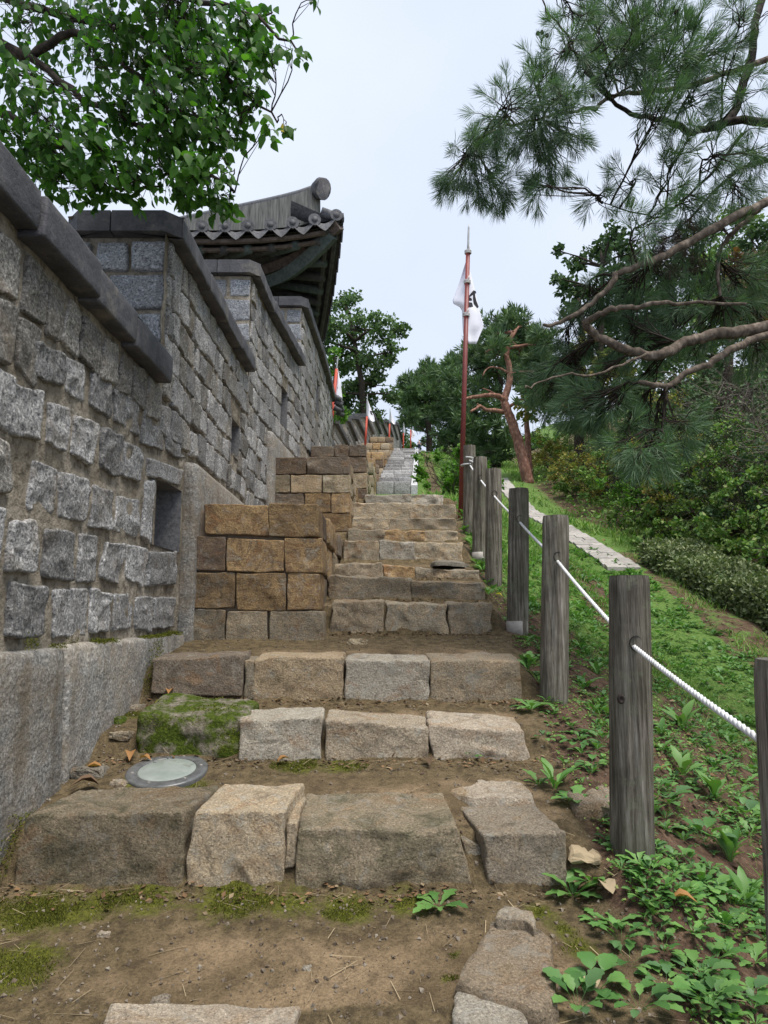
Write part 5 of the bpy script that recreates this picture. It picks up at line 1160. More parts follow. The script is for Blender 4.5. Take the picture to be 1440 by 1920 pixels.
far_tree('pine_tree', 'bushy pine between the central pine and the tall red flagpole', 55, [(850, 690, 24), (840, 715, 30), (862, 735, 30), (835, 750, 30), (860, 775, 32), (840, 800, 30), (868, 815, 30), (850, 835, 26), (880, 760, 28)], 'pine', [(852, 870), (851, 800), (850, 750), (848, 690)], tr=(.35, .12), lsize=.4, dens=.8)
far_tree('broadleaf_tree', 'low dark rounded tree at the top of the far path', 125, [(800, 825, 10), (815, 832, 12), (790, 832, 10), (770, 838, 8), (832, 838, 14)], 'leaf', [(805, 852), (805, 830)], tr=(.3, .2), mat='leaf_darkfar', lsize=.9, dens=.8, dY=4)
far_tree('pine_tree', 'tall layered pine right of the white flag, behind the red trunked one', 37, [(925, 628, 32), (960, 618, 30), (905, 655, 30), (945, 655, 36), (985, 640, 32), (895, 690, 30), (935, 700, 34), (980, 690, 34), (1010, 660, 30), (900, 735, 32), (890, 780, 32), (925, 790, 30), (895, 825, 30), (915, 850, 28), (950, 840, 26)], 'pine', [(930, 885), (932, 800), (938, 720), (945, 640)], tr=(.26, .1), lsize=.3, dens=.95)
for px, py, Y, lab in [(752, 836, 160, 'small rounded tree left of the distant walkers at the crest'), (852, 832, 150, 'small rounded tree right of the distant walkers at the crest'), (880, 840, 85, 'bushy tree low behind the fence posts'), (925, 850, 70, 'low bushy tree behind the leaning red pine'), (1000, 830, 60, 'low tree behind the yellowing shrubs')]:
    far_tree('broadleaf_tree', lab, Y, [(px - 14, py, 16), (px + 14, py, 16), (px, py - 14, 18), (px, py + 12, 20), (px + 24, py + 12, 14), (px - 24, py + 14, 14)], 'leaf', [(px, py + 34), (px, py + 15), (px, py - 10)], tr=(.25, .12), mat='leaf_far', lsize=.7, dens=.8, dY=3)
# the red pine: bent trunk and dead-looking boughs in full view
rt_ = far_tree('pine_tree', 'leaning red trunked pine with two bent bare boughs by the stone path', 26, [(985, 610, 30), (1020, 650, 34), (1035, 700, 34), (1010, 740, 28), (975, 660, 22), (945, 625, 26), (925, 660, 20), (965, 700, 18)], 'pine', [(990, 898), (982, 865), (968, 815), (955, 780), (946, 752), (950, 735), (957, 700), (950, 660), (962, 625)], tr=(.23, .08), barkm='bark_red', lsize=.24, dens=1.2)
for px, r0, r1 in [([(947, 754), (938, 744), (924, 741), (905, 742), (885, 745), (874, 747)], .12, .05), ([(945, 772), (930, 770), (912, 768), (899, 762), (893, 766), (882, 772)], .10, .04), ([(899, 762), (895, 757)], .05, .03), ([(940, 748), (922, 735), (905, 728)], .045, .02), ([(955, 700), (935, 690), (915, 690), (905, 705)], .05, .02), ([(952, 670), (930, 655), (910, 660)], .05, .02)]:
    sp = smooth_path([onY(x, y, 26 - .15 * i) for i, (x, y) in enumerate(px)], 4, .008); mb = MB(); mb.add(*tube(sp, list(np.linspace(r0, r1, len(sp))), 8)); link('bough', mb.mesh('bough', M['bark_red'], True), rt_)
far_tree('pine_tree', 'slim straight pine trunk just right of the leaning red one', 29, [(1000, 680, 32), (985, 715, 26), (1025, 730, 26)], 'pine', [(993, 870), (990, 820), (987, 780), (992, 700)], tr=(.15, .08), barkm='bark_red', lsize=.26, dens=1.1)
far_tree('broadleaf_tree', 'dark glossy broadleaf tree standing against the sky above the pine bough', 27, [(1125, 465, 34), (1148, 440, 28), (1165, 480, 36), (1080, 495, 26), (1048, 470, 14), (1040, 520, 16), (1068, 535, 26), (1100, 545, 32), (1140, 530, 36), (1085, 580, 26), (1060, 580, 16), (1180, 540, 40), (1120, 600, 36)], 'leaf', [(1125, 830), (1125, 700), (1128, 600), (1130, 500)], tr=(.2, .07), mat='leaf_darkfar', lsize=.24, dens=.9)
WD = 'dark wood trees closing the view on the right'
for i, (Y, bl, tx, m_, lab) in enumerate([
    (31, [(1200, 520, 60), (1230, 570, 60), (1260, 500, 55), (1190, 620, 60), (1250, 650, 60), (1150, 660, 50)], 1220, 'leaf_darkfar', 'dark wood tree behind the middle pine boughs'),
    (34, [(1320, 470, 62), (1360, 520, 65), (1300, 560, 60), (1340, 610, 65), (1290, 660, 60), (1380, 430, 45)], 1330, 'leaf_shrub', 'taller green wood tree behind the big slanting pine bough'),
    (30, [(1430, 470, 60), (1460, 540, 65), (1410, 580, 60), (1440, 650, 65), (1480, 440, 60)], 1440, 'leaf_darkfar', 'dark wood tree at the right edge behind the pine'),
    (24, [(1385, 500, 42), (1420, 540, 45), (1370, 560, 42), (1410, 600, 46), (1440, 480, 36)], 1405, 'leaf_rust', 'rust coloured tree between the pine boughs at the right edge'),
    (27, [(1080, 660, 45), (1040, 700, 45), (1100, 720, 50), (1140, 700, 50), (1180, 720, 50), (1010, 760, 40), (1070, 770, 46)], 1085, 'leaf_autumn', 'yellowing tree behind the hanging pine clump'),
    (25, [(1240, 720, 60), (1300, 730, 60), (1360, 720, 60), (1420, 730, 60), (1270, 790, 60), (1340, 800, 60), (1410, 800, 60), (1200, 770, 50)], 1310, 'leaf_darkfar', 'broad dark tree low behind the tangle of bare twigs'),
    (21, [(1300, 880, 55), (1360, 880, 60), (1430, 880, 60), (1240, 900, 50), (1400, 950, 55), (1330, 950, 55)], 1360, 'leaf_darkfar', 'low dark tree deep inside the thicket')]):
    far_tree('broadleaf_tree', lab, Y, bl, 'leaf', [(tx, 900), (tx, 780), (tx + 8, 640), (tx, 560)], WD, tr=(.22, .08), mat=m_, lsize=.26, dens=.75)

# ---------------------------------------------------------------- shrubs of the thicket
def shrub(x, y, h, w_, kind, label, group, name='shrub', mat='leaf_shrub', cat='shrub', nl=900, ls=.09):
    z = gz1(x, y); t = thing(name, (x, y, z), label, cat, group); segs = []; tips = []
    bare = kind == 'bare'
    def grow(p, d, L, r, lev):
        n = 4; q = p
        for k in range(n):
            d = (d + Vector((random.gauss(0, .2), random.gauss(0, .2), random.gauss(-.05 if bare else 0, .15)))).normalized(); q2 = q + d * L / n; segs.append((q, q2, max(.0052, r * (1 - .18 * k)), max(.0048, r * (1 - .18 * (k + 1))))); q = q2
            if lev < (2 if bare else 3) and (k or lev == 0):
                for _ in range(2 if bare else 1): grow(q, (d + Vector((random.gauss(0, .6), random.gauss(-.15, .6), random.gauss(0, .45)))).normalized(), L * random.uniform(.45, .8), r * .58, lev + 1)
        tips.append(q)
    for _ in range(5 if bare else 5):
        a = random.uniform(0, 6.28); grow(Vector((x + math.cos(a) * .15, y + math.sin(a) * .15, z - .05)), Vector((math.cos(a) * .6 * w_ / h, math.sin(a) * .6 * w_ / h, 1)).normalized(), h * .7, .026 if bare else .014, 0)
    V, F = many_tubes(segs, 3); link('stems', mesh_np('stems', V, F, M['twig_grey' if kind == 'bare' else 'bark_brown']), t, 'stuff')
    n = nl if kind != 'bare' else nl // 5
    if kind == 'bare': P = np.array([tuple(random.choice(tips)) for _ in range(n)]) + rng.normal(0, .05, (n, 3))
    else:
        cl = np.array([tuple(random.choice(tips)) for _ in range(26)] + [(x + random.uniform(-.4, .4) * w_, y + random.uniform(-.4, .4) * w_, z + random.uniform(.1, .6) * h) for _ in range(14)]); P = cl[rng.integers(0, len(cl), n)] + rdir(n) * (rng.random((n, 1)) ** .5) * np.array([.2, .2, .15]) * max(.6, h * .55)
    P = P[P[:, 2] > groundz(P[:, 0], P[:, 1])]
    V, F = inst(*DIA, P, frames(rdir(len(P)) + np.array([0, 0, -.15]), rdir(len(P)) + np.array([0, -.2, .8])), rng.uniform(.6, 1.3, (len(P), 1)) * ls); link('foliage', mesh_np('foliage', V, F, M[mat], False), t, 'stuff')
    return t
TG = {'dark': ('dark leafy shrub among the bare twigs on the right hillside', 'dark leafy shrubs on the hillside', 'leaf_darkfar'), 'bare': ('bare grey twiggy shrub on the right hillside', 'bare twiggy shrubs on the hillside', 'leaf_darkfar'), 'green': ('small leaved green shrub beyond the path', 'green shrubs on the hillside', 'leaf_shrub'),
      'autumn': ('yellowing shrub with thin leaves on the right hillside', 'yellowing shrubs on the hillside', 'leaf_autumn'), 'bright': ('bright fresh green shrub on the right hillside', 'bright shrubs on the hillside', 'leaf_bright')}
for (px, py, kind, h, w_) in [(1010, 850, 'bright', 1.6, 1.6), (1035, 880, 'autumn', 1.5, 1.6), (1060, 910, 'autumn', 1.2, 1.4), (1000, 880, 'autumn', 1., 1.2), (1085, 860, 'green', 1.8, 1.6), (1110, 915, 'autumn', 1.2, 1.4), (1130, 870, 'green', 1.7, 2.), (1150, 950, 'green', 1.1, 1.3), (1185, 985, 'green', 1.1, 1.4), (1205, 985, 'bright', 1.3, 1.), (1225, 960, 'bright', 1.1, 1.),
        (1230, 1005, 'green', .9, 1.3), (1265, 1000, 'autumn', 1.1, 1.2), (1170, 900, 'green', 1.6, 2.2), (1240, 920, 'green', 1.8, 2.2), (1300, 940, 'autumn', 1.8, 2.2), (1350, 900, 'green', 2., 2.4), (1400, 960, 'green', 1.7, 2.2), (1430, 900, 'bare', 2.6, 2.8), (1320, 1000, 'green', 1.2, 1.8), (1390, 1030, 'green', 1.0, 1.8), (1280, 860, 'autumn', 2.2, 2.4), (1350, 830, 'bare', 2.8, 3.), (1420, 840, 'bare', 2.8, 3.), (1470, 1000, 'bare', 2.2, 2.6),
        (1290, 1035, 'green', .7, 1.3), (1340, 1050, 'green', .7, 1.2), (1250, 1040, 'green', .6, 1.2), (1420, 1070, 'green', .7, 1.2), (1380, 1000, 'green', 1.3, 1.6), (1310, 970, 'green', 1.4, 1.6), (1445, 1040, 'green', 1.1, 1.8), (1310, 900, 'dark', 1.7, 2.2), (1380, 930, 'dark', 1.7, 2.2), (1440, 960, 'dark', 1.6, 2.2), (1260, 930, 'dark', 1.4, 2.), (1340, 970, 'dark', 1.2, 1.8), (1410, 1010, 'dark', 1.1, 1.8), (1340, 860, 'dark', 2., 2.4), (1430, 870, 'dark', 2., 2.4), (1230, 880, 'dark', 1.6, 2.), (1180, 930, 'dark', .9, 1.4), (1120, 940, 'autumn', .8, 1.), (1085, 930, 'green', .7, .9), (1050, 865, 'bright', 1.2, 1.3), (1160, 920, 'autumn', 1.2, 1.4)]:
    q = onground(px, py); lab, grp, mt = TG[kind]; shrub(q.x, q.y, h, w_, kind, lab, grp, mat=mt, nl=1700, ls=.085 if kind != 'bright' else .11)
for (px, py, Y, h, lab) in [(852, 945, 17., 1.15, 'round bright green bush right of the top step, left of the red flagpole'), (862, 925, 21., 1.1, 'second bright green bush just uphill of the round one')]:
    q = onY(px, py, Y); shrub(q.x, q.y, h, .45, 'green', lab, 'bushes beside the stairs', 'bush', 'leaf_bright', 'bush', 1500, .11)
q = onY(862, 890, 42); shrub(q.x, q.y, 1.3, 1.8, 'green', 'clipped dark round bush further up the grass slope', None, 'bush', 'leaf_hedge', 'bush', 1500, .14)
# undergrowth carpet of the hillside
n = 26000; X = rng.uniform(4.6, 19, n); Y = rng.uniform(8, 34, n); k = X > PX(Y) + 1.3; X, Y = X[k], Y[k]; P = np.stack([X, Y, groundz(X, Y) + rng.random(len(X)) ** 2 * .35], 1); n = len(P)
V, F = inst(*DIA, P, frames(rdir(n), rdir(n) + np.array([0, 0, 1.])), rng.uniform(.06, .14, (n, 1))); link('undergrowth', mesh_np('undergrowth', V, F, M['leaf_shrub'], False), None, 'stuff')
# clipped hedge
hd0, hd1 = Vector((4.95, 12.0, 0)), Vector((5.5, 7.6, 0)); hg = thing('hedge', (5., 10, gz1(5., 10)), 'low clipped box hedge running along the foot of the right hillside', 'hedge')
n = 15000; u = rng.random(n); wv = rng.uniform(-.5, .5, n); hv = rng.random(n); surf_ = rng.random(n); topm = surf_ < .5; hv = np.where(topm, 1 + rng.normal(0, .035, n), hv); wv = np.where(topm, wv, np.where(rng.random(n) < .75, -.5 + rng.normal(0, .03, n), .5))
wv = wv * (1 - .12 * np.clip(hv - .7, 0, 1) / .3); hx = hd0.x + (hd1.x - hd0.x) * u + wv * 1.0; hy = hd0.y + (hd1.y - hd0.y) * u; P = np.stack([hx, hy, groundz(hx * 0 + hd0.x + (hd1.x - hd0.x) * u, hy) - .05 + hv * (.47 + .04 * np.sin(u * 23) + .03 * np.sin(u * 51))], 1)
V, F = inst(*DIA, P, frames(rdir(n) + np.array([-.4, -.2, .5]), rdir(n) + np.array([-.5, -.3, .8])), rng.uniform(.045, .08, (n, 1))); link('foliage', mesh_np('foliage', V, F, M['leaf_hedge'], False), hg, 'stuff')
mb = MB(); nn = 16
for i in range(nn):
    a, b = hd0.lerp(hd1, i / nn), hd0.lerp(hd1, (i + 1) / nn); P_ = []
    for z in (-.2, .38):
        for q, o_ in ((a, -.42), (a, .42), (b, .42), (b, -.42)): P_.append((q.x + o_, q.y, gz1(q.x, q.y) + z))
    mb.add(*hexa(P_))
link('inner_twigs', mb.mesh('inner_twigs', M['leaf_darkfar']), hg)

# ---------------------------------------------------------------- paved path below the slope and the upper path
pv_p = thing('stone_path', (PX(18) + 0, 18, gz1(float(PX(18)), 18)), 'narrow pale stone path climbing on the right beyond the fence', 'footpath'); del pv_p['label']; del pv_p['category']; pv_p['kind'] = 'structure'
y = 11.6; r_ = 0
while y < 27:
    L = .24 + .012 * (y - 11); 
    for s_, (a, b) in enumerate(((-.29, -.04), (-.03, .27)) if r_ % 2 else ((-.27, .06), (.07, .29))):
        x0, x1 = float(PX(y)), float(PX(y + L)); z0, z1 = float(PZ(y)), float(PZ(y + L)); t_ = .035 + random.uniform(0, .02)
        P_ = [(x0 + a, y + .012, z0 - .2), (x0 + b, y + .012, z0 - .2), (x1 + b, y + L - .012, z1 - .2), (x1 + a, y + L - .012, z1 - .2), (x0 + a, y + .012, z0 + t_), (x0 + b, y + .012, z0 + t_), (x1 + b, y + L - .012, z1 + t_), (x1 + a, y + L - .012, z1 + t_)]
        mb = MB(); mb.add(*hexa(P_)); link('paver', mb.mesh('paver', M['paver']), pv_p)
    y += L; r_ += 1
def strip(name, ys, xc, hw, mat, dz=.03):
    V = []; F = []
    for i, yy in enumerate(ys):
        for s_ in (-1, 1): x = xc(yy) + s_ * hw(yy); V.append((x, yy, max(gz1(x, yy), gz1(xc(yy), yy)) + dz))
    for i in range(len(ys) - 1): a = i * 2; F.append((a, a + 1, a + 3, a + 2))
    mb = MB(); mb.add(V, F); return link(name, mb.mesh(name, M[mat]), None, 'structure')
strip('upper_path', list(np.arange(45.2, 170, 4)), lambda yy: (gxl(45) + gxr(45)) / 2 + (yy - 45) * .065, lambda yy: .75 + (yy - 45) * .008, 'stair_granite', .05)
strip('side_path', list(np.arange(60, 170, 4)), lambda yy: 3.9 + (yy - 60) * .062, lambda yy: .35, 'kerb', .12)

# ---------------------------------------------------------------- people far up the path
def person(p, h, face, shirt, trousers, hair, label, stride=.1):
    t = thing('person', p, label, 'person', 'walkers far up the path'); s = h / 1.75; c, sn = math.cos(face), math.sin(face)
    def W_(v): return Vector((v[0] * c - v[1] * sn, v[0] * sn + v[1] * c, v[2])) * s + p
    J = {'pel': (0, 0, .95), 'chest': (0, .02, 1.25), 'neck': (0, .02, 1.47), 'head': (0, .04, 1.58), 'crown': (0, .03, 1.70), 'hipL': (-.09, 0, .9), 'hipR': (.09, 0, .9), 'kneeL': (-.10, stride, .5), 'kneeR': (.10, -stride * .4, .5), 'ankL': (-.10, stride * 1.2, .09), 'ankR': (.10, -stride * 1.2, .10),
         'toeL': (-.11, stride * 1.2 + .17, .03), 'toeR': (.11, -stride * 1.2 + .17, .03), 'shL': (-.19, .02, 1.40), 'shR': (.19, .02, 1.40), 'elL': (-.26, -.03, 1.14), 'elR': (.26, .0, 1.14), 'haL': (-.27, .08, .90), 'haR': (.27, .1, .90), 'fiL': (-.27, .12, .78), 'fiR': (.27, .14, .78)}
    Rr = {'pel': .14, 'chest': .15, 'neck': .06, 'head': .10, 'crown': .085, 'hipL': .10, 'hipR': .10, 'kneeL': .065, 'kneeR': .065, 'ankL': .045, 'ankR': .045, 'toeL': .035, 'toeR': .035, 'shL': .07, 'shR': .07, 'elL': .045, 'elR': .045, 'haL': .033, 'haR': .033, 'fiL': .02, 'fiR': .02}
    E_ = [('pel', 'chest'), ('chest', 'neck'), ('neck', 'head'), ('head', 'crown'), ('pel', 'hipL'), ('pel', 'hipR'), ('hipL', 'kneeL'), ('hipR', 'kneeR'), ('kneeL', 'ankL'), ('kneeR', 'ankR'), ('ankL', 'toeL'), ('ankR', 'toeR'), ('chest', 'shL'), ('chest', 'shR'), ('shL', 'elL'), ('shR', 'elR'), ('elL', 'haL'), ('elR', 'haR'), ('haL', 'fiL'), ('haR', 'fiR')]
    def skin(name, keys, mat, grow):
        ks = [k for k in J if k in keys]; me = bpy.data.meshes.new(name); me.from_pydata([tuple(W_(J[k])) for k in ks], [(ks.index(a), ks.index(b)) for a, b in E_ if a in ks and b in ks], []); me.materials.append(mat)
        o = link(name, me, t); sm = o.modifiers.new('skin', 'SKIN'); sm.use_smooth_shade = True
        for v, k in zip(me.skin_vertices[0].data, ks): v.radius = ((Rr[k] + grow) * s,) * 2; v.use_root = (k == ks[0])
        o.modifiers.new('smooth', 'SUBSURF').levels = 1; return o
    skin('body', list(J), SK, 0)
    skin('shirt', ['pel', 'chest', 'shL', 'shR', 'elL', 'elR'], shirt, .022); skin('trousers', ['pel', 'hipL', 'hipR', 'kneeL', 'kneeR', 'ankL', 'ankR'], trousers, .02)
    V, F = tube([W_((0, -.02, 1.60)), W_((0, -.02, 1.66)), W_((0, 0, 1.73)), W_((0, .01, 1.785))], [.11 * s, .125 * s, .11 * s, .04 * s], 10); mb = MB(); mb.add(V, F); link('hat' if hair == 'hat' else 'hair', mb.mesh('hair', M['kerb'] if hair == 'hat' else M['cone'], True), t)
    for sx, st_ in ((-.115, stride * 1.2), (.115, -stride * 1.2)):
        V, F = tube([W_((sx, st_ - .06, .05)), W_((sx, st_ + .06, .055)), W_((sx, st_ + .2, .035))], [.055 * s, .058 * s, .04 * s], 8); mb = MB(); mb.add(V, F); link('shoe', mb.mesh('shoe', M['kerb'], True), t)
SK = simple('skin', (.42, .27, .2), (.5, .34, .26), 3, .6, 0)
cl = lambda n_, c_: simple(n_, tuple(x * .85 for x in c_), c_, 4, .9, 0)
p = onY(786, 848, 120); p.z = gz1(p.x, p.y) + .06
person(p, 2.0, math.pi, cl('blue_shirt', (.22, .30, .42)), cl('navy_trousers', (.03, .035, .06)), 'hat', 'walker in blue grey shirt, dark trousers and pale hat coming down the far path')
p = onY(806, 850, 135); p.z = gz1(p.x, p.y) + .06
person(p, 1.95, 0., cl('pale_shirt', (.62, .72, .8)), cl('black_trousers', (.02, .02, .024)), 'hair', 'walker in pale blue top and black trousers walking away on the far path')

# ---------------------------------------------------------------- ground light, fallen leaves, loose stones
q = onground(313, 1450); c0 = Vector((q.x, q.y, q.z + .006)); gsl = .65 * (gz1(q.x, q.y + .2) - gz1(q.x, q.y - .2)) / .4; gl = thing('ground_light', c0, 'round glass ground light with metal rim set in the moss by the plinth', 'ground light')
def ringmesh(prof, n=48):
    V = []; F = []
    for r0, z in prof:
        for j in range(n): a = 2 * math.pi * j / n; V.append(c0 + Vector((math.cos(a) * r0, math.sin(a) * r0, z + gsl * math.sin(a) * r0)))
    for i in range(len(prof) - 1):
        for j in range(n): F.append((i * n + j, i * n + (j + 1) % n, (i + 1) * n + (j + 1) % n, (i + 1) * n + j))
    return V, F, n
V, F, n = ringmesh([(.2, -.06), (.206, -.002), (.204, .006), (.196, .009), (.152, .011), (.147, .008), (.147, -.02)]); mb = MB(); mb.add(V, F); link('rim', mb.mesh('rim', M['bezel'], True), gl)
V, F, n = ringmesh([(.1465, -.01), (.1465, .006), (.14, .009), (.07, .011)]); mb = MB(); mb.add(V, F + [tuple(3 * n + j for j in range(n))]); link('lens', mb.mesh('lens', M['lens'], True), gl)
for k in range(6):
    a = k * math.pi / 3 + .3; V, F = tube([c0 + Vector((math.cos(a) * .17, math.sin(a) * .17, .004 + gsl * math.sin(a) * .17)), c0 + Vector((math.cos(a) * .17, math.sin(a) * .17, .0135 + gsl * math.sin(a) * .17))], .0075, 10); mb = MB(); mb.add(V, F); link('screw', mb.mesh('screw', M['steel']), gl)
def fallen(px, py, s_, label, mat='dryleaf', dz=.02, lift=.3):
    q = onground(px, py); TV, TF = OVA; V = TV.copy(); V[:, 2] += .25 * V[:, 0] ** 2 * 4 + .18 * np.sin(V[:, 1] * 3); a = random.uniform(0, 6.28); m_ = Matrix.Rotation(a, 3, 'Z') @ Matrix.Rotation(random.uniform(-.3, .3), 3, 'X'); V = (V @ np.array(m_).T) * s_
    mb = MB(); mb.add([tuple(v) for v in V], [tuple(f) for f in TF]); o = link('fallen_leaf', mb.mesh('fallen_leaf', M[mat], True)); o.location = q + Vector((0, 0, dz)); tag(o, label, 'leaf', 'fallen leaves')
for px, py, s_, lab, m_ in [(520, 1437, .075, 'single orange leaf lying on the mossy tread below the ridged step stone', 'dryleaf'), (192, 1448, .1, 'orange leaf lying on the grey shard left of the ground light', 'dryleaf'), (245, 1425, .09, 'curled ochre leaf behind the ground light', 'dryleaf'), (262, 1432, .07, 'ochre leaf touching the rim of the ground light', 'dryleaf'), (318, 1308, .09, 'brown leaf resting on top of the mossy rock', 'dryleaf'),
        (300, 1222, .12, 'pale brown leaf at the top corner of the plinth', 'litter'), (185, 1482, .13, 'dark red brown leaf below the grey shard', 'litter'), (800, 1432, .09, 'dark leaf at the foot of the second step', 'litter'), (1150, 1690, .11, 'pale dry leaf on the soil below the nearest whole post', 'straw'), (1260, 1705, .09, 'orange dry leaf among the lower weeds', 'dryleaf'), (1120, 1880, .1, 'dry leaf under the weeds at the bottom of the slope', 'straw'), (930, 1118, .07, 'yellow leaf beside the fourth step at the fence', 'leaf_yellow'), (1240, 1452, .06, 'tiny orange leaf near the big pale leaved weed', 'dryleaf')]: fallen(px, py, s_, lab, m_)
def loose(px, py, s_, label, mat='granite_end', flat=.45):
    q = onground(px, py); V, F = rock([(-s_, -s_ * .7, s_ * flat), (s_ * .8, -s_ * .75, s_ * flat * .9), (s_, -s_ * .8, -s_ * .3), (-s_, -s_ * .7, -s_ * .3)], (s_ * .1, s_ * 1.5, -s_ * .1), r=s_ * .35, amp=s_ * .22, n=(5, 4), chis=s_ * .2, seed=sd_(), rings=3, freq=1.2 / s_)
    o = link('loose_stone', mesh_np('loose_stone', V, F, M[mat], False)); o.location = q; tag(o, label, 'stone', 'loose stones on the steps')
for px, py, s_, lab, m_ in [(170, 1452, .085, 'grey angular shard between the plinth and the ground light', 'step_grey'), (222, 1474, .04, 'small pale lump in front of the ground light', 'slab'), (212, 1355, .08, 'dark lump at the foot of the plinth beside the mossy rock', 'mossy'), (230, 1385, .06, 'brown lump below the mossy plinth corner', 'step'), (245, 1330, .07, 'jagged pale stone between plinth and mossy rock', 'step_grey'), (670, 1205, .08, 'flat stone on the bare landing below the fourth step', 'step_green'), (1095, 1612, .07, 'splintered pale stone beside the last stone of the first step', 'straw'), (195, 1758, .022, 'pale pebble on the soil below the mossy strip', 'slab'), (575, 1818, .016, 'grey pebble in the middle of the bare soil', 'step_grey'), (300, 1885, .03, 'pebble by the lowest slab', 'slab')]: loose(px, py, s_, lab, m_)

# ---------------------------------------------------------------- moss, pebbles, straw, weeds and grass
pos = []
for q, r_ in MOSSW:
    n = int(9000 * r_ * r_ / .03 * .8); a = rng.uniform(0, 6.28, n); d = r_ * 1.05 * np.sqrt(rng.random(n)); x, y = q.x + np.cos(a) * d * 1.15, q.y + np.sin(a) * d * .8
    keep = (fbm(np.stack([x * 9, y * 9, x * 0], 1), 5) + .95 - d / r_ * 1.1 + rng.normal(0, .22, n)) > .38; pos.append(np.stack([x[keep], y[keep], groundz(x[keep], y[keep]) - .002], 1))
P = np.concatenate(pos); n = len(P); BL = (np.array([(-.22, 0, 0), (.22, 0, 0), (0, 1, .1)], float), np.array([(0, 1, 2)]))
V, F = inst(*BL, P, frames(rdir(n) * .8 + np.array([0, 0, 1.]), rdir(n)), rng.uniform(.006, .014, (n, 1))); link('moss', mesh_np('moss', V, F, M['moss'], False), None, 'stuff')
n = 9000; X = rng.uniform(-1.6, 1.3, n); Y = 2.15 + rng.random(n) ** 1.5 * 5.; P = np.stack([X, Y, groundz(X, Y) + .002], 1); OCT = (np.array([(1, 0, 0), (-.9, .1, 0), (0, 1, 0), (.1, -1, 0), (0, 0, .8), (0, 0, -.7)], float), np.array([(0, 2, 4), (2, 1, 4), (1, 3, 4), (3, 0, 4), (2, 0, 5), (1, 2, 5), (3, 1, 5), (0, 3, 5)]))
V, F = inst(*OCT, P, frames(rdir(n), rdir(n)), (rng.random((n, 1)) ** 5 * .011 + .0018)); link('pebbles', mesh_np('pebbles', V, F, M['pebble'], False), None, 'stuff')
n = 1500; X = rng.uniform(-1.6, 3.2, n); Y = 2.1 + rng.random(n) ** 1.4 * 7; P = np.stack([X, Y, groundz(X, Y) + .006], 1); dd = rng.normal(size=(n, 3)); dd[:, 2] *= .12; ST_ = (np.array([(-.012, 0, 0), (.012, 0, 0), (.01, 1, .02), (-.01, 1, .02)], float), np.array([(0, 1, 2), (0, 2, 3)]))
V, F = inst(*ST_, P, frames(dd, rdir(n) * .3 + np.array([0, 0, 1.])), rng.uniform(.03, .13, (n, 1))); link('dry_straw', mesh_np('dry_straw', V, F, M['straw'], False), None, 'stuff')
n = 3500; X = rng.uniform(1.2, 6, n); Y = rng.uniform(2.5, 24, n); P = np.stack([X, Y, groundz(X, Y) + .01], 1); V, F = inst(*DIA, P, frames(rdir(n) * np.array([1, 1, .2]), rdir(n) * .4 + np.array([0, 0, 1.])), rng.uniform(.025, .07, (n, 1))); link('leaf_litter', mesh_np('leaf_litter', V, F, M['litter'], False), None, 'stuff')
def spoon(seed, wid=.2):
    rg = np.random.default_rng(seed); V = []; F = []
    prof = [(0, .018), (.2, .02), (.42, .035), (.52, .6), (.60, .82), (.68, .75), (.76, 1.), (.84, .82), (.92, .7), (1., .08)]
    for y, wv in prof:
        wv = wv * wid * rg.uniform(.85, 1.12); z = .2 * math.sin(y * 2.0) - .22 * y * y; V += [(-wv, y, z + .25 * wv), (0, y, z - .01), (wv, y, z + .25 * wv)]
    for i in range(len(prof) - 1):
        a = i * 3
        for k in (0, 1): F += [(a + k, a + k + 1, a + k + 4), (a + k, a + k + 4, a + k + 3)]
    return np.array(V), np.array(F)
pos = []
for (y_, b_, t_) in STEPS[1:7]:
    n = 420; x = rng.uniform(-1.55, .95, n); yy = y_ - np.abs(rng.normal(0, .07, n)) + .02; pos.append(np.stack([x, yy, groundz(x, yy) + .004], 1))
P = np.concatenate(pos); n = len(P); V, F = inst(*DIA, P, frames(rdir(n) * np.array([1, 1, .35]), rdir(n) * .5 + np.array([0, 0, 1.])), rng.uniform(.008, .035, (n, 1))); link('leaf_litter', mesh_np('leaf_litter', V, F, M['litter'], False), None, 'stuff')
n = 1500; x = rng.uniform(-1.6, 1.0, n); yi = rng.integers(1, 7, n); yy = np.array([STEPS[k][0] for k in yi]) - np.abs(rng.normal(0, .06, n)); P = np.stack([x, yy, groundz(x, yy) + .004], 1); dd = rng.normal(size=(n, 3)); dd[:, 2] = np.abs(dd[:, 2]) * .25
V, F = inst(*ST_, P, frames(dd, rdir(n)), rng.uniform(.03, .10, (n, 1)) * np.array([[.8, 1., 1.]])); link('root_fibres', mesh_np('root_fibres', V, F, M['straw'], False), None, 'stuff')
n = 5200; yy = rng.uniform(3.15, 5.6, n); P = np.stack([-1.66 + rng.random(n) * .07, yy, -.172 + rng.random(n) * .02 + .05 * np.maximum(0, fbm(np.stack([yy * 6, yy * 0, yy * 0], 1), 3)) * rng.random(n)], 1); P = P[fbm(np.stack([yy * 3.1, yy * 0, yy * 0], 1), 6) > -.1]
yy = rng.uniform(3.0, 5.4, 5200); zz = groundz(np.full(5200, -1.52), yy) + rng.random(5200) ** 2 * .16; Q = np.stack([-1.585 + rng.random(5200) * .04, yy, zz], 1); Q = Q[fbm(np.stack([yy * 2.7, zz * 4, yy * 0], 1), 16) > .12]
px_ = rng.uniform(262, 450, 2600); R_ = []
for a_ in px_:
    f = rng.random(); q_ = onY(a_, 1342 + (70 * f), 3.885) if rng.random() < .5 else onY(a_, 1340, 3.93) + Vector((0, .36 * f, .02 + .03 * f)); R_.append(tuple(q_))
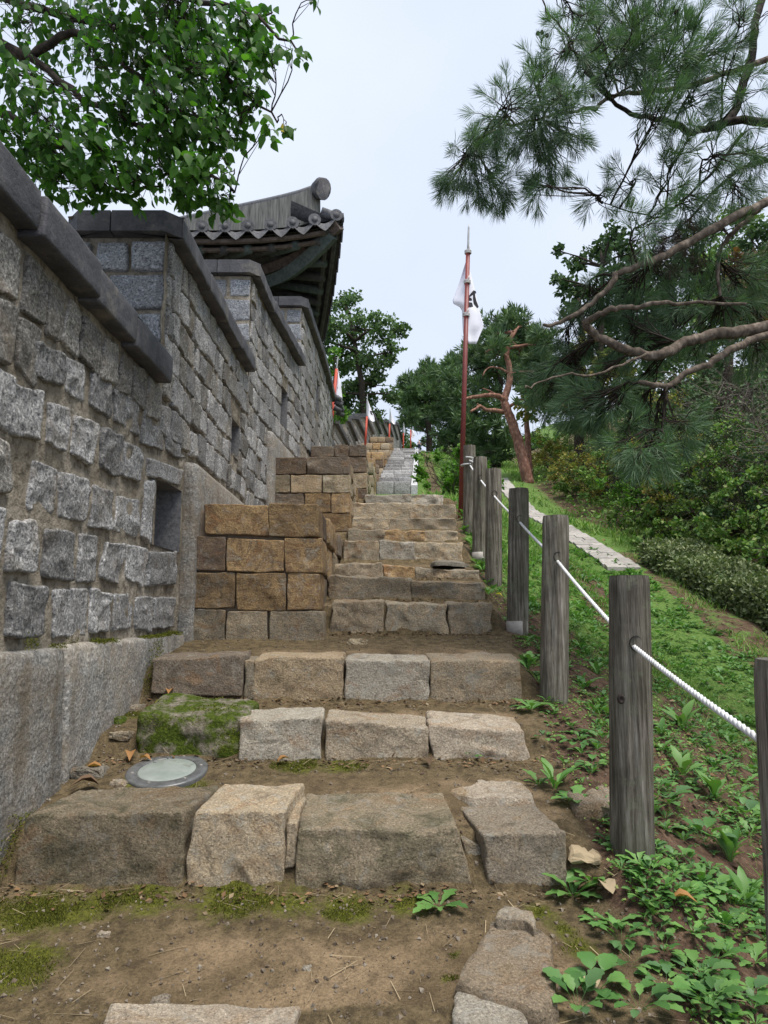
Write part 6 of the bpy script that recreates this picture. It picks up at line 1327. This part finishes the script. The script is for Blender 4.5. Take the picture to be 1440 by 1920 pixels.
R_ = np.array(R_); R_ = R_[fbm(R_ * 7, 61) > .12]
P = np.concatenate([P, Q, R_]); n = len(P); V, F = inst(*BL, P, frames(rdir(n) + np.array([.4, -.2, .5]), rdir(n)), rng.uniform(.007, .017, (n, 1))); link('moss', mesh_np('moss', V, F, M['moss'], False), None, 'stuff')
WT = [lobed(k, .38, .2) for k in range(3)] + [lobed(9, .06, .15)] + [spoon(12, .22), spoon(15, .17), lobed(21, .5, .15), spoon(17, .27)]
def rosette(c, rad, k, nl, rise, seed):
    rg = np.random.default_rng(seed); a = np.arange(nl) * 2.399 + rg.uniform(0, 6); el = rg.uniform(rise * .4, rise * 1.3, nl); d = np.stack([np.cos(a) * np.cos(el), np.sin(a) * np.cos(el), np.sin(el)], 1); nn_ = np.tile([0, 0, 1.], (nl, 1)) - d * .3
    return inst(*WT[k], np.tile(np.array(c), (nl, 1)) + d * rad * .06, frames(d, nn_), rg.uniform(.6, 1.1, (nl, 1)) * rad)
WEEDS = [(822, 1700, .15, 0, 9, .35), (1075, 1680, .16, 2, 9, .6), (1110, 1660, .12, 2, 6, .5), (1150, 1745, .13, 0, 9, .4), (1165, 1775, .13, 4, 8, .5), (1120, 1730, .1, 0, 7, .4), (1180, 1820, .14, 4, 10, .4), (1120, 1860, .14, 4, 10, .5), (1085, 1900, .16, 4, 9, .6), (1245, 1790, .12, 4, 8, .4), (1305, 1835, .15, 4, 9, .4), (1380, 1760, .15, 4, 9, .5), (1345, 1800, .13, 0, 9, .4), (1400, 1700, .15, 3, 8, .8), (1370, 1620, .17, 3, 8, .9), (1240, 1685, .08, 4, 5, .4), (1215, 1712, .11, 3, 5, .9), (1080, 1510, .14, 2, 9, .5), (1040, 1480, .16, 3, 8, .8), (1010, 1475, .1, 0, 7, .5), (1245, 1510, .18, 4, 10, .6), (1280, 1455, .17, 3, 7, .9), (1230, 1605, .1, 4, 5, .4), (1190, 1605, .08, 4, 4, .6), (1130, 1395, .15, 4, 10, .5), (1080, 1395, .12, 4, 9, .4), (1020, 1388, .1, 4, 7, .4), (1110, 1440, .1, 4, 7, .4),
         (990, 1255, .16, 2, 11, .7), (1010, 1280, .13, 2, 8, .6), (995, 1330, .15, 2, 11, .5), (887, 1420, .09, 4, 5, .6), (1120, 1265, .14, 3, 9, .8), (1090, 1215, .12, 0, 9, .5), (1100, 1290, .12, 0, 8, .4), (1280, 1370, .2, 3, 7, 1.0), (1340, 1500, .2, 3, 8, 1.0), (1400, 1540, .16, 4, 9, .6), (1320, 1580, .16, 4, 9, .6), (1240, 1380, .15, 3, 8, .7), (930, 1090, .14, 2, 10, .6), (905, 1070, .15, 2, 9, .6), (915, 1115, .12, 2, 8, .5), (875, 1000, .15, 2, 9, .8), (870, 975, .15, 2, 9, .8), (885, 1020, .14, 2, 8, .7), (1060, 1150, .15, 0, 9, .6), (1080, 1160, .15, 0, 9, .6), (1000, 1130, .13, 0, 8, .6), (1300, 1760, .12, 0, 8, .4), (1250, 1850, .13, 4, 9, .4), (1200, 1900, .15, 4, 9, .5), (1400, 1880, .15, 4, 9, .5), (1330, 1900, .15, 4, 9, .5), (1415, 1810, .13, 0, 8, .4), (1290, 1690, .1, 4, 6, .4), (1335, 1690, .12, 4, 8, .5)]
wn = {0: 'lobed weed', 2: 'toothed weed', 3: 'long leaved weed', 4: 'round leaved weed'}
def place_word(px, py):
    if py > 1700: a = 'at the bottom of the slope' if px > 1000 else 'at the foot of the first step'
    elif py > 1560: a = 'below the nearest whole fence post'
    elif py > 1360: a = 'beside the nearest whole fence post' if px > 1000 else 'at the foot of the second step'
    elif py > 1200: a = 'between middle steps and fence' if px < 1050 else 'on the slope behind the rope'
    elif px < 960: a = 'between upper steps and fence'
    else: a = 'on the slope behind the upper fence posts'
    return a
for i, (px, py, rad, k, nl, rise) in enumerate(WEEDS):
    q = onground(px, py)
    if q is None: continue
    V, F = rosette((0, 0, -.005), rad * (.82 if q.y < 2.9 else 1. if q.y < 5 else 1.15), [k, 0, 1, 6][i % 4] if k == 0 else [4, 5, 7, 4, 5][i % 5] if k == 4 else k, nl + i % 3, rise * (.8 + .1 * (i % 5)), i); o = link('weed', mesh_np('weed', V, F, M['weed_pale'] if i in (21, 35) else M['weed'], True)); o.location = q
    tag(o, ('pale ' if i in (21, 35) else '') + wn[k] + ' ' + place_word(px, py), 'weed', 'weeds growing ' + place_word(px, py))
parts = []; cnt = 0
while cnt < 6500:
    x = rng.uniform(.85, 4.2); y = 1.7 + rng.random() ** 1.3 * 11.5
    if x < XR(y) + .12: continue
    dn = fbm(np.array([[x * 1.7, y * 1.7, 0]]), 8)[0] + .25 * min(1, (x - XR(y)) / 1.2) + .1
    if rng.random() > np.clip(dn + .42, .08, 1): cnt += .3; continue
    k = rng.choice([0, 1, 2, 4, 5, 6, 7, 3]); parts.append(rosette((x, y, gz1(x, y) - .003), (.022 + .06 * rng.random() ** 1.6) * (1 + .05 * y), k, int(rng.integers(4, 9)), rng.uniform(.3, .9), int(rng.integers(1e6)))); cnt += 1
for _ in range(420):
    x, y = rng.uniform(.95, 2.1), rng.uniform(1.8, 3.3)
    if fbm(np.array([[x * 2.1, y * 2.1, 0]]), 8)[0] > -.25 and np.hypot(x - 1.05, y - 3.1) > .16: parts.append(rosette((x, y, gz1(x, y) - .003), rng.uniform(.04, .09), int(rng.choice([0, 1, 4, 5, 6, 7])), int(rng.integers(4, 9)), rng.uniform(.3, .9), int(rng.integers(1e6))))
V, F = join(parts); link('ground_cover', mesh_np('ground_cover', V, F, M['weed'], True), None, 'stuff')
CL = (np.array([(0, 0, 0), (-.5, .5, .1), (0, .95, .05), (.5, .5, .1)], float), np.array([(0, 1, 2), (0, 2, 3)]))
n = 30000; X = rng.uniform(.85, 3.6, n); Y = 1.8 + rng.random(n) ** 1.2 * 7; dens = fbm(np.stack([X * 2.3, Y * 2.3, X * 0], 1), 21) + .3 * np.clip(X - XR(Y) - .3, 0, 1); k = (dens > -.02) & (X > XR(Y) + .1); X, Y = X[k], Y[k]; n = len(X); P = np.stack([X, Y, groundz(X, Y) + rng.random(n) * .02], 1)
V, F = inst(*CL, P, frames(rdir(n) + np.array([0, 0, .3]), rdir(n) * .5 + np.array([0, -.2, 1.])), rng.uniform(.008, .02, (n, 1))); link('clover_leaves', mesh_np('clover_leaves', V, F, M['grass'], False), None, 'stuff')
def grass(n, x0, x1, y0, y1, s0, s1, name, f=None, wd=.05):
    X = rng.uniform(x0, x1, n); Y = y0 + (y1 - y0) * rng.random(n) ** 1.2; k = (X > XR(Y) + .12) & (fbm(np.stack([X * .9, Y * .9, X * 0], 1), 13) > -.25)
    if f is not None: k &= f(X, Y)
    X, Y = X[k], Y[k]; m_ = len(X); P = np.stack([X, Y, groundz(X, Y) - .005], 1); G_ = (np.array([(-wd, 0, 0), (wd, 0, 0), (-wd * .7, .55, .05), (wd * .7, .55, .05), (0, 1, .25)], float), np.array([(0, 1, 3), (0, 3, 2), (2, 3, 4)]))
    V, F = inst(*G_, P, frames(rdir(m_) * .75 + np.array([0, 0, 1.]), rdir(m_)), rng.uniform(s0, s1, (m_, 1))); link(name, mesh_np(name, V, F, M['grass'], False), None, 'stuff')
noworn = lambda X, Y: ~((np.abs(X - (XR(Y) + .55)) < .22) & (Y > 24) & (Y < 60))
offpath = lambda X, Y: (np.abs(X - PX(Y)) > .42)
grass(5000, 1.4, 4.5, 2.6, 7, .05, .16, 'grass', lambda X, Y: offpath(X, Y) & (fbm(np.stack([X * 1.3, Y * 1.3, X * 0], 1), 44) > -.1), .025)
grass(26000, 1.2, 6.5, 6.5, 16, .05, .15, 'grass', lambda X, Y: offpath(X, Y) & (X < PX(Y) + 2), .045)
grass(22000, 1.2, 9, 14, 62, .10, .26, 'grass', lambda X, Y: offpath(X, Y) & noworn(X, Y), .09)

# several of a kind with the same description: say which one, by its place
ORD = ['first', 'second', 'third', 'fourth', 'fifth', 'sixth', 'seventh', 'eighth', 'ninth', 'tenth', 'eleventh', 'twelfth', 'thirteenth', 'fourteenth', 'fifteenth', 'sixteenth', 'seventeenth', 'eighteenth', 'nineteenth', 'twentieth', 'twenty first', 'twenty second', 'twenty third', 'twenty fourth']
by = {}
for o in SC.objects:
    if o.parent is None and o.get('label') and o.get('category') in ('weed', 'shrub'): by.setdefault(o['label'], []).append(o)
for lab, L_ in by.items():
    if len(L_) > 1:
        L_.sort(key=lambda o: o.location.x / max(o.location.y, .1))
        for i, o in enumerate(L_): o['label'] = lab + (', leftmost' if i == 0 else ', rightmost' if i == len(L_) - 1 else f', {ORD[i]} from the left')
